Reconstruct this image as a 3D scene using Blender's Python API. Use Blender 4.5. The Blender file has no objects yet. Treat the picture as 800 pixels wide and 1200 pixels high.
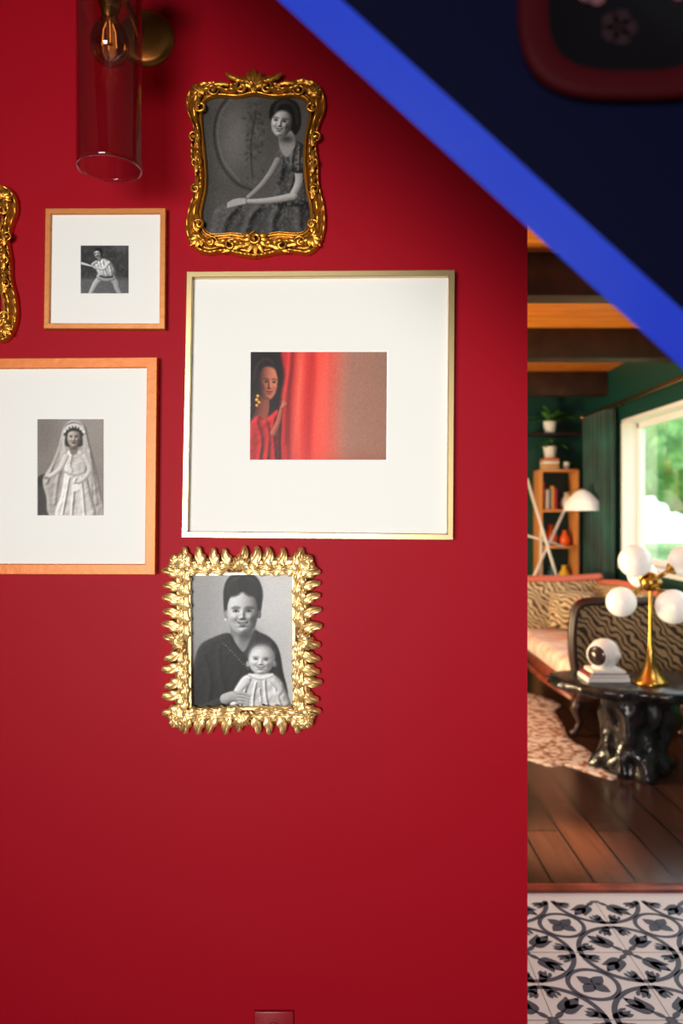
import bpy, math, random
import numpy as np
from mathutils import Vector, Matrix
random.seed(7); np.random.seed(7)
sc=bpy.context.scene
try:
    sc.view_settings.view_transform='Standard'; sc.view_settings.look='None'
except Exception: pass
F=900.0; CH=1.5; WY=1.69
def W(px,py,d): return Vector(((px-400)*d/F, d, CH-(py-600)*d/F))
def lin(c):
    c=c/255.0
    return c/12.92 if c<=0.04045 else ((c+0.055)/1.055)**2.4
def L3(c): return (lin(c[0]),lin(c[1]),lin(c[2]),1)
# ---------------------------------------------------------------- materials
def mat(name,col,rough=0.5,metal=0.0,spec=0.5,bump=0,bscale=50,var=None,vscale=5,coat=0,emit=0,sheen=0):
    m=bpy.data.materials.new(name); m.use_nodes=True
    nt=m.node_tree; N=nt.nodes; b=N['Principled BSDF']
    b.inputs['Base Color'].default_value=L3(col); b.inputs['Roughness'].default_value=rough
    b.inputs['Metallic'].default_value=metal; b.inputs['Specular IOR Level'].default_value=spec
    b.inputs['Coat Weight'].default_value=coat
    if sheen: b.inputs['Sheen Weight'].default_value=sheen
    tc=N.new('ShaderNodeTexCoord')
    if var is not None:
        n=N.new('ShaderNodeTexNoise'); n.inputs['Scale'].default_value=vscale; n.inputs['Detail'].default_value=5
        r=N.new('ShaderNodeValToRGB'); r.color_ramp.elements[0].position=.35; r.color_ramp.elements[1].position=.65
        r.color_ramp.elements[0].color=L3(col); r.color_ramp.elements[1].color=L3(var)
        nt.links.new(tc.outputs['Object'],n.inputs['Vector']); nt.links.new(n.outputs['Fac'],r.inputs['Fac'])
        nt.links.new(r.outputs['Color'],b.inputs['Base Color'])
    if bump:
        n=N.new('ShaderNodeTexNoise'); n.inputs['Scale'].default_value=bscale; n.inputs['Detail'].default_value=4
        bp=N.new('ShaderNodeBump'); bp.inputs['Strength'].default_value=bump; bp.inputs['Distance'].default_value=.01
        nt.links.new(tc.outputs['Object'],n.inputs['Vector']); nt.links.new(n.outputs['Fac'],bp.inputs['Height'])
        nt.links.new(bp.outputs['Normal'],b.inputs['Normal'])
    if emit:
        b.inputs['Emission Color'].default_value=L3(col); b.inputs['Emission Strength'].default_value=emit
    return m
def glassy(name,tint,base=.035,rough=.03,k=.8):
    m=bpy.data.materials.new(name); m.use_nodes=True; nt=m.node_tree; N=nt.nodes; N.clear()
    o=N.new('ShaderNodeOutputMaterial'); t=N.new('ShaderNodeBsdfTransparent'); g=N.new('ShaderNodeBsdfGlossy')
    t.inputs['Color'].default_value=L3(tint); g.inputs['Roughness'].default_value=rough
    lw=N.new('ShaderNodeLayerWeight'); lw.inputs['Blend'].default_value=.5; mx=N.new('ShaderNodeMixShader')
    rp=N.new('ShaderNodeMath'); rp.operation='MULTIPLY'; rp.inputs[1].default_value=k
    pw=N.new('ShaderNodeMath'); pw.operation='POWER'; pw.inputs[1].default_value=3; pw.use_clamp=True
    ad=N.new('ShaderNodeMath'); ad.operation='ADD'; ad.inputs[1].default_value=base; ad.use_clamp=True
    nt.links.new(lw.outputs['Facing'],pw.inputs[0]); nt.links.new(pw.outputs[0],rp.inputs[0]); nt.links.new(rp.outputs[0],ad.inputs[0])
    nt.links.new(ad.outputs[0],mx.inputs['Fac']); nt.links.new(t.outputs[0],mx.inputs[1]); nt.links.new(g.outputs[0],mx.inputs[2])
    nt.links.new(mx.outputs[0],o.inputs['Surface']); return m
def planks(name,c1,c2,gap,scale,rot,rough,w=1.2,h=.12,gapw=.003,spec=.5):
    m=bpy.data.materials.new(name); m.use_nodes=True; nt=m.node_tree; N=nt.nodes; b=N['Principled BSDF']
    tc=N.new('ShaderNodeTexCoord'); mp=N.new('ShaderNodeMapping'); mp.inputs['Rotation'].default_value=(0,0,rot)
    br=N.new('ShaderNodeTexBrick'); br.inputs['Scale'].default_value=1; br.inputs['Brick Width'].default_value=w; br.inputs['Row Height'].default_value=h
    br.inputs['Mortar Size'].default_value=gapw; br.inputs['Color1'].default_value=L3(c1); br.inputs['Color2'].default_value=L3(c2); br.inputs['Mortar'].default_value=L3(gap)
    n=N.new('ShaderNodeTexNoise'); n.inputs['Scale'].default_value=3; n.inputs['Detail'].default_value=6
    mp2=N.new('ShaderNodeMapping'); mp2.inputs['Scale'].default_value=(1,14,1)
    mx=N.new('ShaderNodeMix'); mx.data_type='RGBA'; mx.blend_type='MULTIPLY'; mx.inputs[0].default_value=.7
    rp=N.new('ShaderNodeValToRGB'); rp.color_ramp.elements[0].position=.3; rp.color_ramp.elements[1].position=.7
    rp.color_ramp.elements[0].color=(.45,.42,.4,1); rp.color_ramp.elements[1].color=(1,1,1,1)
    K=nt.links.new
    K(tc.outputs['Object'],mp.inputs['Vector']); K(mp.outputs[0],br.inputs['Vector']); K(mp.outputs[0],mp2.inputs['Vector']); K(mp2.outputs[0],n.inputs['Vector'])
    K(n.outputs['Fac'],rp.inputs['Fac']); K(br.outputs['Color'],mx.inputs[6]); K(rp.outputs[0],mx.inputs[7]); K(mx.outputs[2],b.inputs['Base Color'])
    bp=N.new('ShaderNodeBump'); bp.inputs['Strength'].default_value=.25; bp.inputs['Distance'].default_value=.004; bp.invert=True
    K(br.outputs['Fac'],bp.inputs['Height']); K(bp.outputs[0],b.inputs['Normal'])
    b.inputs['Roughness'].default_value=rough; b.inputs['Specular IOR Level'].default_value=spec
    return m
def zebra(name,c1,c2,scale=7):
    m=bpy.data.materials.new(name); m.use_nodes=True; nt=m.node_tree; N=nt.nodes; b=N['Principled BSDF']
    tc=N.new('ShaderNodeTexCoord'); w=N.new('ShaderNodeTexWave'); w.wave_type='BANDS'; w.bands_direction='DIAGONAL'
    w.inputs['Scale'].default_value=scale; w.inputs['Distortion'].default_value=9; w.inputs['Detail'].default_value=1.5; w.inputs['Detail Scale'].default_value=.9
    r=N.new('ShaderNodeValToRGB'); r.color_ramp.elements[0].position=.36; r.color_ramp.elements[1].position=.5
    r.color_ramp.elements[0].color=L3(c2); r.color_ramp.elements[1].color=L3(c1)
    nt.links.new(tc.outputs['Object'],w.inputs['Vector']); nt.links.new(w.outputs['Fac'],r.inputs['Fac']); nt.links.new(r.outputs[0],b.inputs['Base Color'])
    b.inputs['Roughness'].default_value=.8; return m
def gold(name,hi,lo,rough=.35,bump=.4,bscale=90,metal=.85):
    m=bpy.data.materials.new(name); m.use_nodes=True; nt=m.node_tree; N=nt.nodes; b=N['Principled BSDF']
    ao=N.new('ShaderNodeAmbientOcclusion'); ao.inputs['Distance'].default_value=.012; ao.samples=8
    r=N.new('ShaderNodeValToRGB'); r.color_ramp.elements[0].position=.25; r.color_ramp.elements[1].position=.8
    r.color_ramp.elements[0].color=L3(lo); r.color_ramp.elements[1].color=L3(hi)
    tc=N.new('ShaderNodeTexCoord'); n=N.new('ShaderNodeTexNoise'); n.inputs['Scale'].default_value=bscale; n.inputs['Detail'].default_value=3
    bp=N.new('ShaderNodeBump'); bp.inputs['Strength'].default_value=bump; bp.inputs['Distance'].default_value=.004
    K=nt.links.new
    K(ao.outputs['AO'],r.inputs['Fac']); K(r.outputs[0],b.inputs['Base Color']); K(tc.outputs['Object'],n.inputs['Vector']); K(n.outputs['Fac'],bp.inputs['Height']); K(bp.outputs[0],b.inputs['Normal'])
    b.inputs['Metallic'].default_value=metal; b.inputs['Roughness'].default_value=rough; return m
M={}
M['red']=mat('red_paint',(158,3,25),.55,spec=.12,bump=.010,bscale=140)
M['green']=mat('dark_green_paint',(8,62,52),.5)
M['white']=mat('white_paint',(235,235,232),.4)
M['cream']=mat('cream_paint',(225,215,200),.7)
M['plaster']=mat('ceiling_plaster',(110,102,98),.8)
M['matb']=mat('mat_board',(236,234,227),.85,spec=.15)
M['matedge']=mat('mat_bevel',(250,250,248),.8)
M['champ']=gold('champagne_gold',(214,188,136),(150,120,70),.34,.02)
M['woodgold']=mat('gilt_wood',(206,130,66),.42,.3,bump=.1,bscale=60)
M['orangegold']=mat('orange_gilt_wood',(212,118,48),.45,.2,bump=.1,bscale=60)
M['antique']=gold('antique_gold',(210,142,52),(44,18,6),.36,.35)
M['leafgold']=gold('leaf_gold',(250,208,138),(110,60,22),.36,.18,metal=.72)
M['brass']=mat('brass',(196,150,70),.28,1.0)
M['brassd']=mat('brushed_brass',(176,134,64),.35,.9)
M['blue']=mat('blue_paint_lit',(6,78,255),.5,spec=.2)  # stringer blue with the light on its underside put into the colour
M['blue_shaded']=mat('blue_paint_shaded',(1,2,22),.7,spec=.05)  # same stringer blue, darkened to carry the shade on its face
M['beam']=mat('dark_beam',(62,34,22),.6,var=(38,20,14),vscale=8,bump=.3,bscale=20)
M['ceil']=planks('ceiling_planks',(246,150,58),(220,118,38),(100,50,20),1,0,.38,2.0,.14)
M['floor']=planks('dark_wood_floor',(84,50,38),(58,36,28),(14,9,8),1,math.pi/2,.24,1.8,.17,.006)
M['glass']=glassy('smoky_glass',(236,226,226),.035,.03,.7)
M['clear']=glassy('window_glass',(248,252,252),.03)
M['bulb']=glassy('bulb_glass',(226,180,112),.34,.05,.9)
M['opal']=mat('opal_glass',(250,246,236),.25,emit=.25)
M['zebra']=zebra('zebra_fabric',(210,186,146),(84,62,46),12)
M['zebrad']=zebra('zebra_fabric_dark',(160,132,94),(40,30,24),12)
M['wood']=mat('red_wood',(140,66,46),.35,var=(100,42,30),vscale=9)
M['dwood']=mat('dark_wood',(48,26,20),.35)
M['coral']=mat('coral_piping',(210,112,90),.5)
M['cushion']=mat('floral_cushion',(240,220,204),.8,var=(226,170,148),vscale=9)
M['stone']=mat('black_petrified_wood',(14,14,15),.2,var=(46,44,44),vscale=14,bump=.7,bscale=14)
M['curt']=mat('green_velvet',(10,82,70),.7,var=(4,40,36),vscale=3,sheen=.5)
M['shelfw']=mat('orange_shelf_wood',(224,150,80),.5)
M['leaf']=mat('leaf_green',(38,92,44),.5,var=(80,130,50),vscale=20)
M['tree']=mat('tree_foliage',(70,112,56),.9,var=(128,170,96),vscale=3,bump=1,bscale=6)
M['grass']=mat('lawn',(120,160,90),.9)
M['tile']=mat('tile_white',(200,203,208),.4)
M['tiled']=mat('tile_charcoal',(62,72,90),.4)
M['grout']=mat('grout',(110,110,110),.8)
M['black']=mat('black',(14,14,15),.3)
M['orange']=mat('orange_ceramic',(232,96,32),.35)
M['yellow']=mat('yellow_ceramic',(236,190,50),.4)
M['trayred']=mat('tray_red',(40,2,5),.65,spec=.05)
M['trayin']=mat('tray_inside',(6,5,8),.5,spec=.08)
M['redplate']=mat('red_plate',(146,5,24),.35)
def hide_mat():
    m=bpy.data.materials.new('spotted_hide'); m.use_nodes=True; nt=m.node_tree; N=nt.nodes; b=N['Principled BSDF']
    tc=N.new('ShaderNodeTexCoord'); v=N.new('ShaderNodeTexNoise'); v.inputs['Scale'].default_value=24; v.inputs['Detail'].default_value=3
    r=N.new('ShaderNodeValToRGB'); e=r.color_ramp.elements; e[0].position=.40; e[1].position=.54
    e[0].color=L3((130,84,62)); e[1].color=L3((230,214,204)); x=r.color_ramp.elements.new(.46); x.color=L3((196,146,122))
    nt.links.new(tc.outputs['Object'],v.inputs['Vector']); nt.links.new(v.outputs['Fac'],r.inputs['Fac']); nt.links.new(r.outputs[0],b.inputs['Base Color'])
    b.inputs['Roughness'].default_value=.9; return m
M['hide']=hide_mat()
def attr_mat(name):
    m=bpy.data.materials.new(name); m.use_nodes=True; nt=m.node_tree; N=nt.nodes; b=N['Principled BSDF']
    a=N.new('ShaderNodeAttribute'); a.attribute_name='print'; nt.links.new(a.outputs['Color'],b.inputs['Base Color'])
    b.inputs['Roughness'].default_value=.45; b.inputs['Specular IOR Level'].default_value=.2; return m
M['print']=attr_mat('photo_print')
# ---------------------------------------------------------------- mesh helpers
def group(name,loc=(0,0,0)):
    e=bpy.data.objects.new(name,None); e.empty_display_size=.05; sc.collection.objects.link(e); e.location=loc; return e
def add(o,parent=None):
    sc.collection.objects.link(o)
    if parent is not None:
        o.parent=parent; o.matrix_parent_inverse=Matrix.Translation(-Vector(parent.location))
    return o
def mobj(name,v,f,m,parent=None,smooth=False,mats=None,fm=None):
    me=bpy.data.meshes.new(name); me.from_pydata([tuple(a) for a in v],[],f); me.update()
    if mats:
        for a in mats: me.materials.append(a)
        me.polygons.foreach_set('material_index',fm)
    elif m: me.materials.append(m)
    if smooth: me.polygons.foreach_set('use_smooth',[True]*len(me.polygons))
    o=bpy.data.objects.new(name,me); return add(o,parent)
def boxvf(x0,x1,y0,y1,z0,z1,v,f):
    b=len(v); v+=[(x0,y0,z0),(x1,y0,z0),(x1,y1,z0),(x0,y1,z0),(x0,y0,z1),(x1,y0,z1),(x1,y1,z1),(x0,y1,z1)]
    f+=[[b+i for i in q] for q in [(3,2,1,0),(4,5,6,7),(0,1,5,4),(1,2,6,5),(2,3,7,6),(3,0,4,7)]]
def box(name,x0,x1,y0,y1,z0,z1,m,parent=None,bevel=0,seg=2):
    v=[];f=[]; boxvf(x0,x1,y0,y1,z0,z1,v,f)
    o=mobj(name,v,f,m,parent)
    if bevel:
        b=o.modifiers.new('b','BEVEL'); b.width=bevel; b.segments=seg
        o.data.polygons.foreach_set('use_smooth',[True]*6)
    return o
def lathe(name,prof,loc,m,parent=None,seg=32,axis=(0,0,1),solid=0):
    a=Vector(axis).normalized(); q=Vector((0,0,1)).rotation_difference(a)
    v=[];f=[]
    for r,z in prof:
        for i in range(seg):
            t=2*math.pi*i/seg; v.append(Vector(loc)+q@Vector((r*math.cos(t),r*math.sin(t),z)))
    for j in range(len(prof)-1):
        for i in range(seg):
            k=(i+1)%seg; f.append([j*seg+i,j*seg+k,(j+1)*seg+k,(j+1)*seg+i])
    o=mobj(name,v,f,m,parent,True)
    if solid:
        s=o.modifiers.new('s','SOLIDIFY'); s.thickness=solid
    return o
def sphere(name,c,r,m,parent=None,sc3=(1,1,1),seg=28):
    prof=[(max(1e-4,r*math.sin(math.pi*i/16)),-r*math.cos(math.pi*i/16)*sc3[2]) for i in range(17)]
    o=lathe(name,prof,c,m,parent,seg); return o
def tubevf(pts,rad,v,f,seg=8):
    pts=[Vector(p) for p in pts]; n=len(pts); base=len(v)
    if not hasattr(rad,'__len__'): rad=[rad]*n
    T=(pts[1]-pts[0]).normalized(); up=Vector((0,0,1)) if abs(T.z)<.9 else Vector((0,1,0))
    Nn=T.cross(up).normalized()
    for i in range(n):
        t=(pts[min(i+1,n-1)]-pts[max(i-1,0)]).normalized()
        Nn=(Nn-t*Nn.dot(t)).normalized(); B=t.cross(Nn)
        for k in range(seg):
            a=2*math.pi*k/seg; v.append(pts[i]+(Nn*math.cos(a)+B*math.sin(a))*rad[i])
    for i in range(n-1):
        for k in range(seg):
            q=(k+1)%seg; f.append([base+i*seg+k,base+i*seg+q,base+(i+1)*seg+q,base+(i+1)*seg+k])
    f.append([base+k for k in range(seg)][::-1]); f.append([base+(n-1)*seg+k for k in range(seg)])
def tube(name,pts,rad,m,parent=None,seg=10):
    v=[];f=[]; tubevf(pts,rad,v,f,seg); return mobj(name,v,f,m,parent,True)
def catm(P,n=6,closed=True):
    P=[np.array(p,float) for p in P]; out=[]; L=len(P)
    rng=range(L) if closed else range(L-1)
    for i in rng:
        if closed: a,b,c,d=P[(i-1)%L],P[i],P[(i+1)%L],P[(i+2)%L]
        else: a,b,c,d=P[max(i-1,0)],P[i],P[i+1],P[min(i+2,L-1)]
        for k in range(n):
            t=k/n; out.append(.5*((2*b)+(c-a)*t+(2*a-5*b+4*c-d)*t*t+(3*b-a-3*c+d)*t**3))
    if not closed: out.append(P[-1])
    return out
# ---------------------------------------------------------------- print painter (the flat photographic prints)
def g(v,t=0): return (v+t,v,v-t)
class Canvas:
    def __init__(s,x0,y0,x1,y1,k,col):
        s.b=(x0,y0,x1,y1); s.k=k; s.nx=int((x1-x0)*k); s.ny=int((y1-y0)*k)
        xs=np.linspace(x0,x1,s.nx); ys=np.linspace(y0,y1,s.ny); s.X,s.Y=np.meshgrid(xs,ys)
        s.I=np.ones((s.ny,s.nx,3))*np.array(col,float)
    def _mix(s,a,col): s.I=s.I*(1-a[...,None])+np.array(col,float)*a[...,None]
    def _sd(s,P,closed=True):
        d=np.full(s.X.shape,1e9); ins=np.zeros(s.X.shape,bool); n=len(P)
        for i in range(n if closed else n-1):
            ax,ay=P[i][0],P[i][1]; bx,by=P[(i+1)%n][0],P[(i+1)%n][1]
            ex,ey=bx-ax,by-ay; l=ex*ex+ey*ey+1e-9
            t=np.clip(((s.X-ax)*ex+(s.Y-ay)*ey)/l,0,1)
            d=np.minimum(d,np.hypot(s.X-ax-t*ex,s.Y-ay-t*ey))
            if closed and ay!=by:
                c=((ay>s.Y)!=(by>s.Y))&(s.X<(bx-ax)*(s.Y-ay)/(by-ay)+ax); ins^=c
        return np.where(ins,d,-d) if closed else d
    def poly(s,P,col,soft=.8,a=1.0,smooth=True,tex=None):
        Q=catm(P,5) if smooth else P
        al=np.clip(s._sd(Q)/soft*.5+.5,0,1)*a
        if tex is not None: al=al*tex
        s._mix(al,col)
    def ell(s,cx,cy,rx,ry,col,rot=0,soft=.8,a=1.0):
        r=math.radians(rot); P=[(cx+rx*math.cos(t)*math.cos(r)-ry*math.sin(t)*math.sin(r),cy+rx*math.cos(t)*math.sin(r)+ry*math.sin(t)*math.cos(r)) for t in np.linspace(0,2*math.pi,25)[:-1]]
        s.poly(P,col,soft,a,False)
    def line(s,P,w,col,soft=.6,a=1.0):
        d=s._sd(catm(P,6,False),False); s._mix(np.clip((w-d)/soft*.5+.5,0,1)*a,col)
    def limb(s,P,w0,w1,dark,lite=None,soft=1.0,sh=.5,L=(-.5,-.6)):
        Q=catm(P,6,False); n=len(Q); best=np.full(s.X.shape,1e9); off=np.zeros(s.X.shape); ww=np.ones(s.X.shape)*w0
        for i in range(n-1):
            ax,ay=Q[i]; bx,by=Q[i+1]; ex,ey=bx-ax,by-ay; l=math.hypot(ex,ey)+1e-9
            t=np.clip(((s.X-ax)*ex+(s.Y-ay)*ey)/l/l,0,1); dx=s.X-ax-t*ex; dy=s.Y-ay-t*ey; d=np.hypot(dx,dy); w=w0+(w1-w0)*(i+t)/(n-1)
            k=(d/w)<best; best=np.where(k,d/w,best); lx=(dx*L[0]+dy*L[1])/w; off=np.where(k,lx,off); ww=np.where(k,w,ww)
        al=np.clip((1-best)*ww/soft+.5,0,1); nz=np.sqrt(np.clip(1-best**2,0.02,1)); S=np.clip(.30+.45*nz+off*.55,0,1)
        lite=lite or dark; C=np.array(dark,float)*(1-S[...,None])+np.array(lite,float)*S[...,None]
        s.I=s.I*(1-al[...,None])+C*al[...,None]
    def glow(s,cx,cy,rx,ry,col,a=.5): s._mix(np.exp(-(((s.X-cx)/rx)**2+((s.Y-cy)/ry)**2))*a,col)
    def noise(s,sz,seed):
        r=np.random.RandomState(seed); h=int((s.b[3]-s.b[1])/sz)+3; w=int((s.b[2]-s.b[0])/sz)+3; G=r.rand(h,w)
        u=(s.X-s.b[0])/sz; v=(s.Y-s.b[1])/sz; i=u.astype(int); j=v.astype(int); a=u-i; b=v-j; a=a*a*(3-2*a); b=b*b*(3-2*b)
        return (G[j,i]*(1-a)+G[j,i+1]*a)*(1-b)+(G[j+1,i]*(1-a)+G[j+1,i+1]*a)*b
    def cloth(s,P,dark,lite,folds,soft=1.2,amp=1.0,L=(-.6,-.5,.62),rnd=6.0):
        Q=catm(P,5); sd=s._sd(Q); al=np.clip(sd/soft*.5+.5,0,1); z=rnd*np.sqrt(np.clip(sd/rnd,0,1)*(2-np.clip(sd/rnd,0,1)))
        for (F_,w,h) in folds:
            d=s._sd(catm(F_,6,False),False); z=z+h*np.exp(-(d/w)**2)
        z=z+1.1*s.noise(7,17)+.5*s.noise(3.5,19)
        gy,gx=np.gradient(z,1/s.k); n=np.sqrt(gx*gx+gy*gy+1); S=np.clip((-gx*L[0]-gy*L[1]+L[2])/n,0,1)*amp
        S=np.clip(S,0,1); C=np.array(dark,float)*(1-S[...,None])+np.array(lite,float)*S[...,None]
        s.I=s.I*(1-al[...,None])+C*al[...,None]
    def grain(s,amt,seed=1):
        I=s.I; P=np.pad(I,((1,1),(1,1),(0,0)),'edge'); s.I=(P[:-2,1:-1]+P[2:,1:-1]+P[1:-1,:-2]+P[1:-1,2:]+I*3)/7.
        r=np.random.RandomState(seed); n=r.randn(s.ny,s.nx); n=(n+np.roll(n,1,0)+np.roll(n,1,1))/1.7; s.I=s.I+n[...,None]*amt
    def build(s,name,Y,parent,inside=None):
        C=np.clip(s.I,0,255)/255.; C=np.where(C<=.04045,C/12.92,((C+.055)/1.055)**2.4)
        vx=(s.X-400)*Y/F; vz=CH-(s.Y-600)*Y/F
        v=np.stack([vx,np.full(vx.shape,Y),vz],-1).reshape(-1,3)
        idx=np.arange(s.nx*s.ny).reshape(s.ny,s.nx)
        f=np.stack([idx[1:,:-1],idx[1:,1:],idx[:-1,1:],idx[:-1,:-1]],-1).reshape(-1,4)
        if inside is not None:
            sd=s._sd(inside).reshape(-1)>-1.5; f=f[sd[f].all(1)]
        me=bpy.data.meshes.new(name); me.from_pydata(v.tolist(),[],f.tolist()); me.update()
        at=me.color_attributes.new('print','FLOAT_COLOR','POINT')
        at.data.foreach_set('color',np.concatenate([C.reshape(-1,3),np.ones((len(v),1))],1).ravel().astype(np.float32))
        me.materials.append(M['print']); return add(bpy.data.objects.new(name,me),parent)
def face(c,cx,cy,w,h,dark,lite,turn=0,rot=0,smile=1,eye=1.0,child=0,L=(-.5,-.45,.74),amp=1.0,lip=None):
    r=math.radians(rot); cr,sr=math.cos(r),math.sin(r)
    def p(u,v): return (cx+u*w*cr-v*h*sr, cy+u*w*sr+v*h*cr)
    u=((c.X-cx)*cr+(c.Y-cy)*sr)/w; v=(-(c.X-cx)*sr+(c.Y-cy)*cr)/h
    T=turn*.25
    G=lambda cu,cv,su,sv: np.exp(-((u-cu)/su)**2-((v-cv)/sv)**2)
    jw=1-.14*np.clip(v-.15,0,1)**1.3
    z=np.sqrt(np.clip(1.12-(u/jw)**2*.92-v*v*.55,0.015,2))*1.0
    z=z+.15*G(T,.10,.11,.20)*(1-child*.5)+.12*G(T,.24,.14,.07)+.05*G(T-.15,.27,.06,.05)+.05*G(T+.15,.27,.06,.05)
    for sx in(-1,1):
        z=z-.13*G(T+sx*.39,-.10,.21,.10)+.06*G(T+sx*.40,-.07,.12,.055)+.035*G(T+sx*.44,-.26,.26,.07)+(.08+.05*smile)*G(T+sx*.52,.22,.22,.16)
        if smile: z=z-.03*G(T+sx*.36,.42,.07,.13)
    z=z+.04*G(T,.45,.20,.045)+.05*G(T,.60,.17,.045)-.05*G(T,.52,.26,.025)-.05*G(T,.70,.22,.05)+.09*G(T,.86,.22,.11)-.03*G(T,.38,.05,.05)
    gy,gx=np.gradient(z*w,1/c.k); n=np.sqrt(gx*gx+gy*gy+1)
    S=np.clip((-gx*L[0]-gy*L[1]+L[2])/n,0,1); S=np.clip(.10+.88*S**1.1*amp,0,1)
    out=[(-.92,-.4),(-.95,0),(-.89,.36),(-.72,.68),(-.38,.93),(0,1.0),(.38,.93),(.72,.68),(.89,.36),(.95,0),(.92,-.4),(.62,-.9),(0,-1.02),(-.62,-.9)]
    al=np.clip(c._sd(catm([p(*q) for q in out],5))/1.1*.5+.5,0,1)
    C=np.array(dark,float)*(1-S[...,None])+np.array(lite,float)*S[...,None]
    c.I=c.I*(1-al[...,None])+C*al[...,None]
    deep=tuple(x*.28 for x in dark); k=.05*smile
    for sx in(-1,1):
        ex=sx*.40+T
        c.line([p(ex-.22,-.235+.02*(sx<0)),p(ex-.02,-.28),p(ex+.22,-.235+.02*(sx>0))],w*.028*(1-child*.4),deep,w*.09,.65*(1-child*.5))
        c.ell(*p(ex,-.07),w*.13,h*.038,tuple(.5*a+.5*b for a,b in zip(dark,lite)),rot,.7,.5)
        c.ell(*p(ex,-.078),w*.08*eye,h*.05*eye,deep,rot,.6,.9)
        c.line([p(ex-.17,-.06),p(ex-.06,-.115),p(ex+.08,-.115),p(ex+.18,-.06)],w*.022*eye,deep,w*.06,.85)
        c.line([p(ex-.14,-.035),p(ex,-.018),p(ex+.14,-.035)],w*.012,dark,w*.06,.6)
        c.ell(*p(sx*.085+T,.295),w*.045,h*.018,deep,rot,.7,.6)
    lp=lip or tuple(x*.7 for x in dark); la=.9 if lip else .7
    c.poly([p(-.29+T,.485-k),p(-.1+T,.445),p(T,.46),p(.1+T,.445),p(.29+T,.485-k),p(.0+T,.515)],lp,.8,la)
    c.poly([p(-.26+T,.495-k),p(0+T,.53),p(.26+T,.495-k),p(.13+T,.60),p(T,.615),p(-.13+T,.60)],lp,.8,la*.75)
    c.line([p(-.31+T,.48-k),p(-.1+T,.51),p(.1+T,.51),p(.31+T,.48-k)],w*.016,deep,.7,.8)
    if smile>=1: c.line([p(-.17+T,.503-k*.5),p(T,.52),p(.17+T,.503-k*.5)],h*.017,tuple(min(255,x*.96) for x in lite),.6,.8)
K=1.9
def paint_mother():
    c=Canvas(219,670,348,832,K,g(158,1)); c.glow(322,700,50,70,g(198,1),.9); c.glow(232,690,26,50,g(128),.5); c.glow(338,800,30,60,g(190),.6); c.glow(224,800,25,60,g(86),.5)
    c.poly([(272,724),(270,741),(276,756),(285,765),(295,754),(299,740),(297,722)],g(132),1)
    c.glow(288,744,13,8,g(56),.85); c.glow(277,750,4,8,g(176),.5)
    c.cloth([(268,742),(250,747),(234,757),(226,782),(219,812),(218,838),(290,838),(335,825),(331,785),(326,760),(316,747),(304,741),(298,739),(292,753),(285,764),(276,754)],g(8),g(58),
      [([(238,768),(246,795),(243,830)],3,2),([(256,760),(258,790),(264,812)],2.5,1.5),([(318,756),(314,775),(322,800)],3,2),([(300,752),(302,762)],3,1.2)],amp=.8)
    c.poly([(263,718),(262,698),(264,684),(270,675),(278,672),(284,674),(291,672),(299,675),(305,684),(307,698),(305,718),(300,724),(268,724)],g(15),1.2)
    c.ell(264.6,720,2.2,5,g(136)); c.ell(303.8,720,2.0,5,g(84)); c.ell(264,726,1.2,1.2,g(225),soft=.5); c.ell(304,726,1.1,1.1,g(190),soft=.5)
    face(c,284,718,19,25,g(44),g(222,1),0,0,1)
    c.poly([(264.5,713),(262.6,697),(265,684),(272,675),(284,675),(296,675),(304,684),(307.4,697),(303.8,714),(302.4,705),(299,700),(291,698),(284,694),(277,698),(269,700),(266,705)],g(15),2.0)
    for i in range(9):
        t=i/8; c.line([(266+t*15,699-2*t),(266+t*12,686-5*t),(274+t*8,677-2*t)],.35,g(50+20*(i%2)),1.0,.55)
        c.line([(302-t*15,699-2*t),(303-t*12,686-5*t),(295-t*8,677-2*t)],.35,g(40+16*(i%2)),1.0,.5)
    for i in range(12): c.ell(262+i*2.6,754+i*2.7,.8,.8,g(96+25*(i%2)),soft=.6)
    c.cloth([(279,800),(286,792),(298,789),(316,789),(326,794),(334,806),(337,834),(275,834),(272,815)],g(96),g(240,1),
      [([(292,796),(286,812),(281,830)],1.6,1.6),([(300,800),(297,815),(296,830)],1.4,1.4),([(310,798),(311,814),(314,830)],1.5,1.6),([(321,798),(324,814),(330,830)],1.6,1.6),([(304,808),(306,822)],1.2,1)],amp=1.1,rnd=8)
    c.line([(292,790),(306,794),(319,790)],1.1,g(232),1,.9); c.line([(292,792.6),(306,796.8),(319,792.6)],.4,g(120),1,.7)
    c.limb([(289,799),(282,807),(279,814)],4.4,2.6,g(110),g(232)); c.limb([(321,799),(328,808),(324,816)],4.4,2.6,g(96),g(222))
    c.ell(323,817,3.2,2.8,g(190)); c.ell(280,815,2.8,2.6,g(190))
    c.limb([(238,832),(254,824),(268,818)],6,5,g(10),g(56)); 
    c.limb([(264,819),(273,816),(281,818)],6.5,6,g(80),g(196))
    for i in range(4): c.limb([(278+i*.6,812+i*3.7),(286,812.6+i*3.7),(292-i*.6,815.4+i*3.4)],2.0,1.4,g(76),g(200))
    c.ell(290.4,778,2.4,3.6,g(160)); c.ell(321.6,778,2.2,3.6,g(112))
    c.ell(306,771,15.6,16.5,g(150,1),soft=1.4); 
    face(c,306,774,15.2,16.5,g(96),g(232,1),-.1,4,1,1.0,1)
    c.poly([(290.6,769),(292,760),(299,753.5),(311,753.5),(319,759),(321.6,768),(317,762),(308,758.6),(297,761)],g(104),3.6,.6)
    c.grain(4.5); return c
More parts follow.
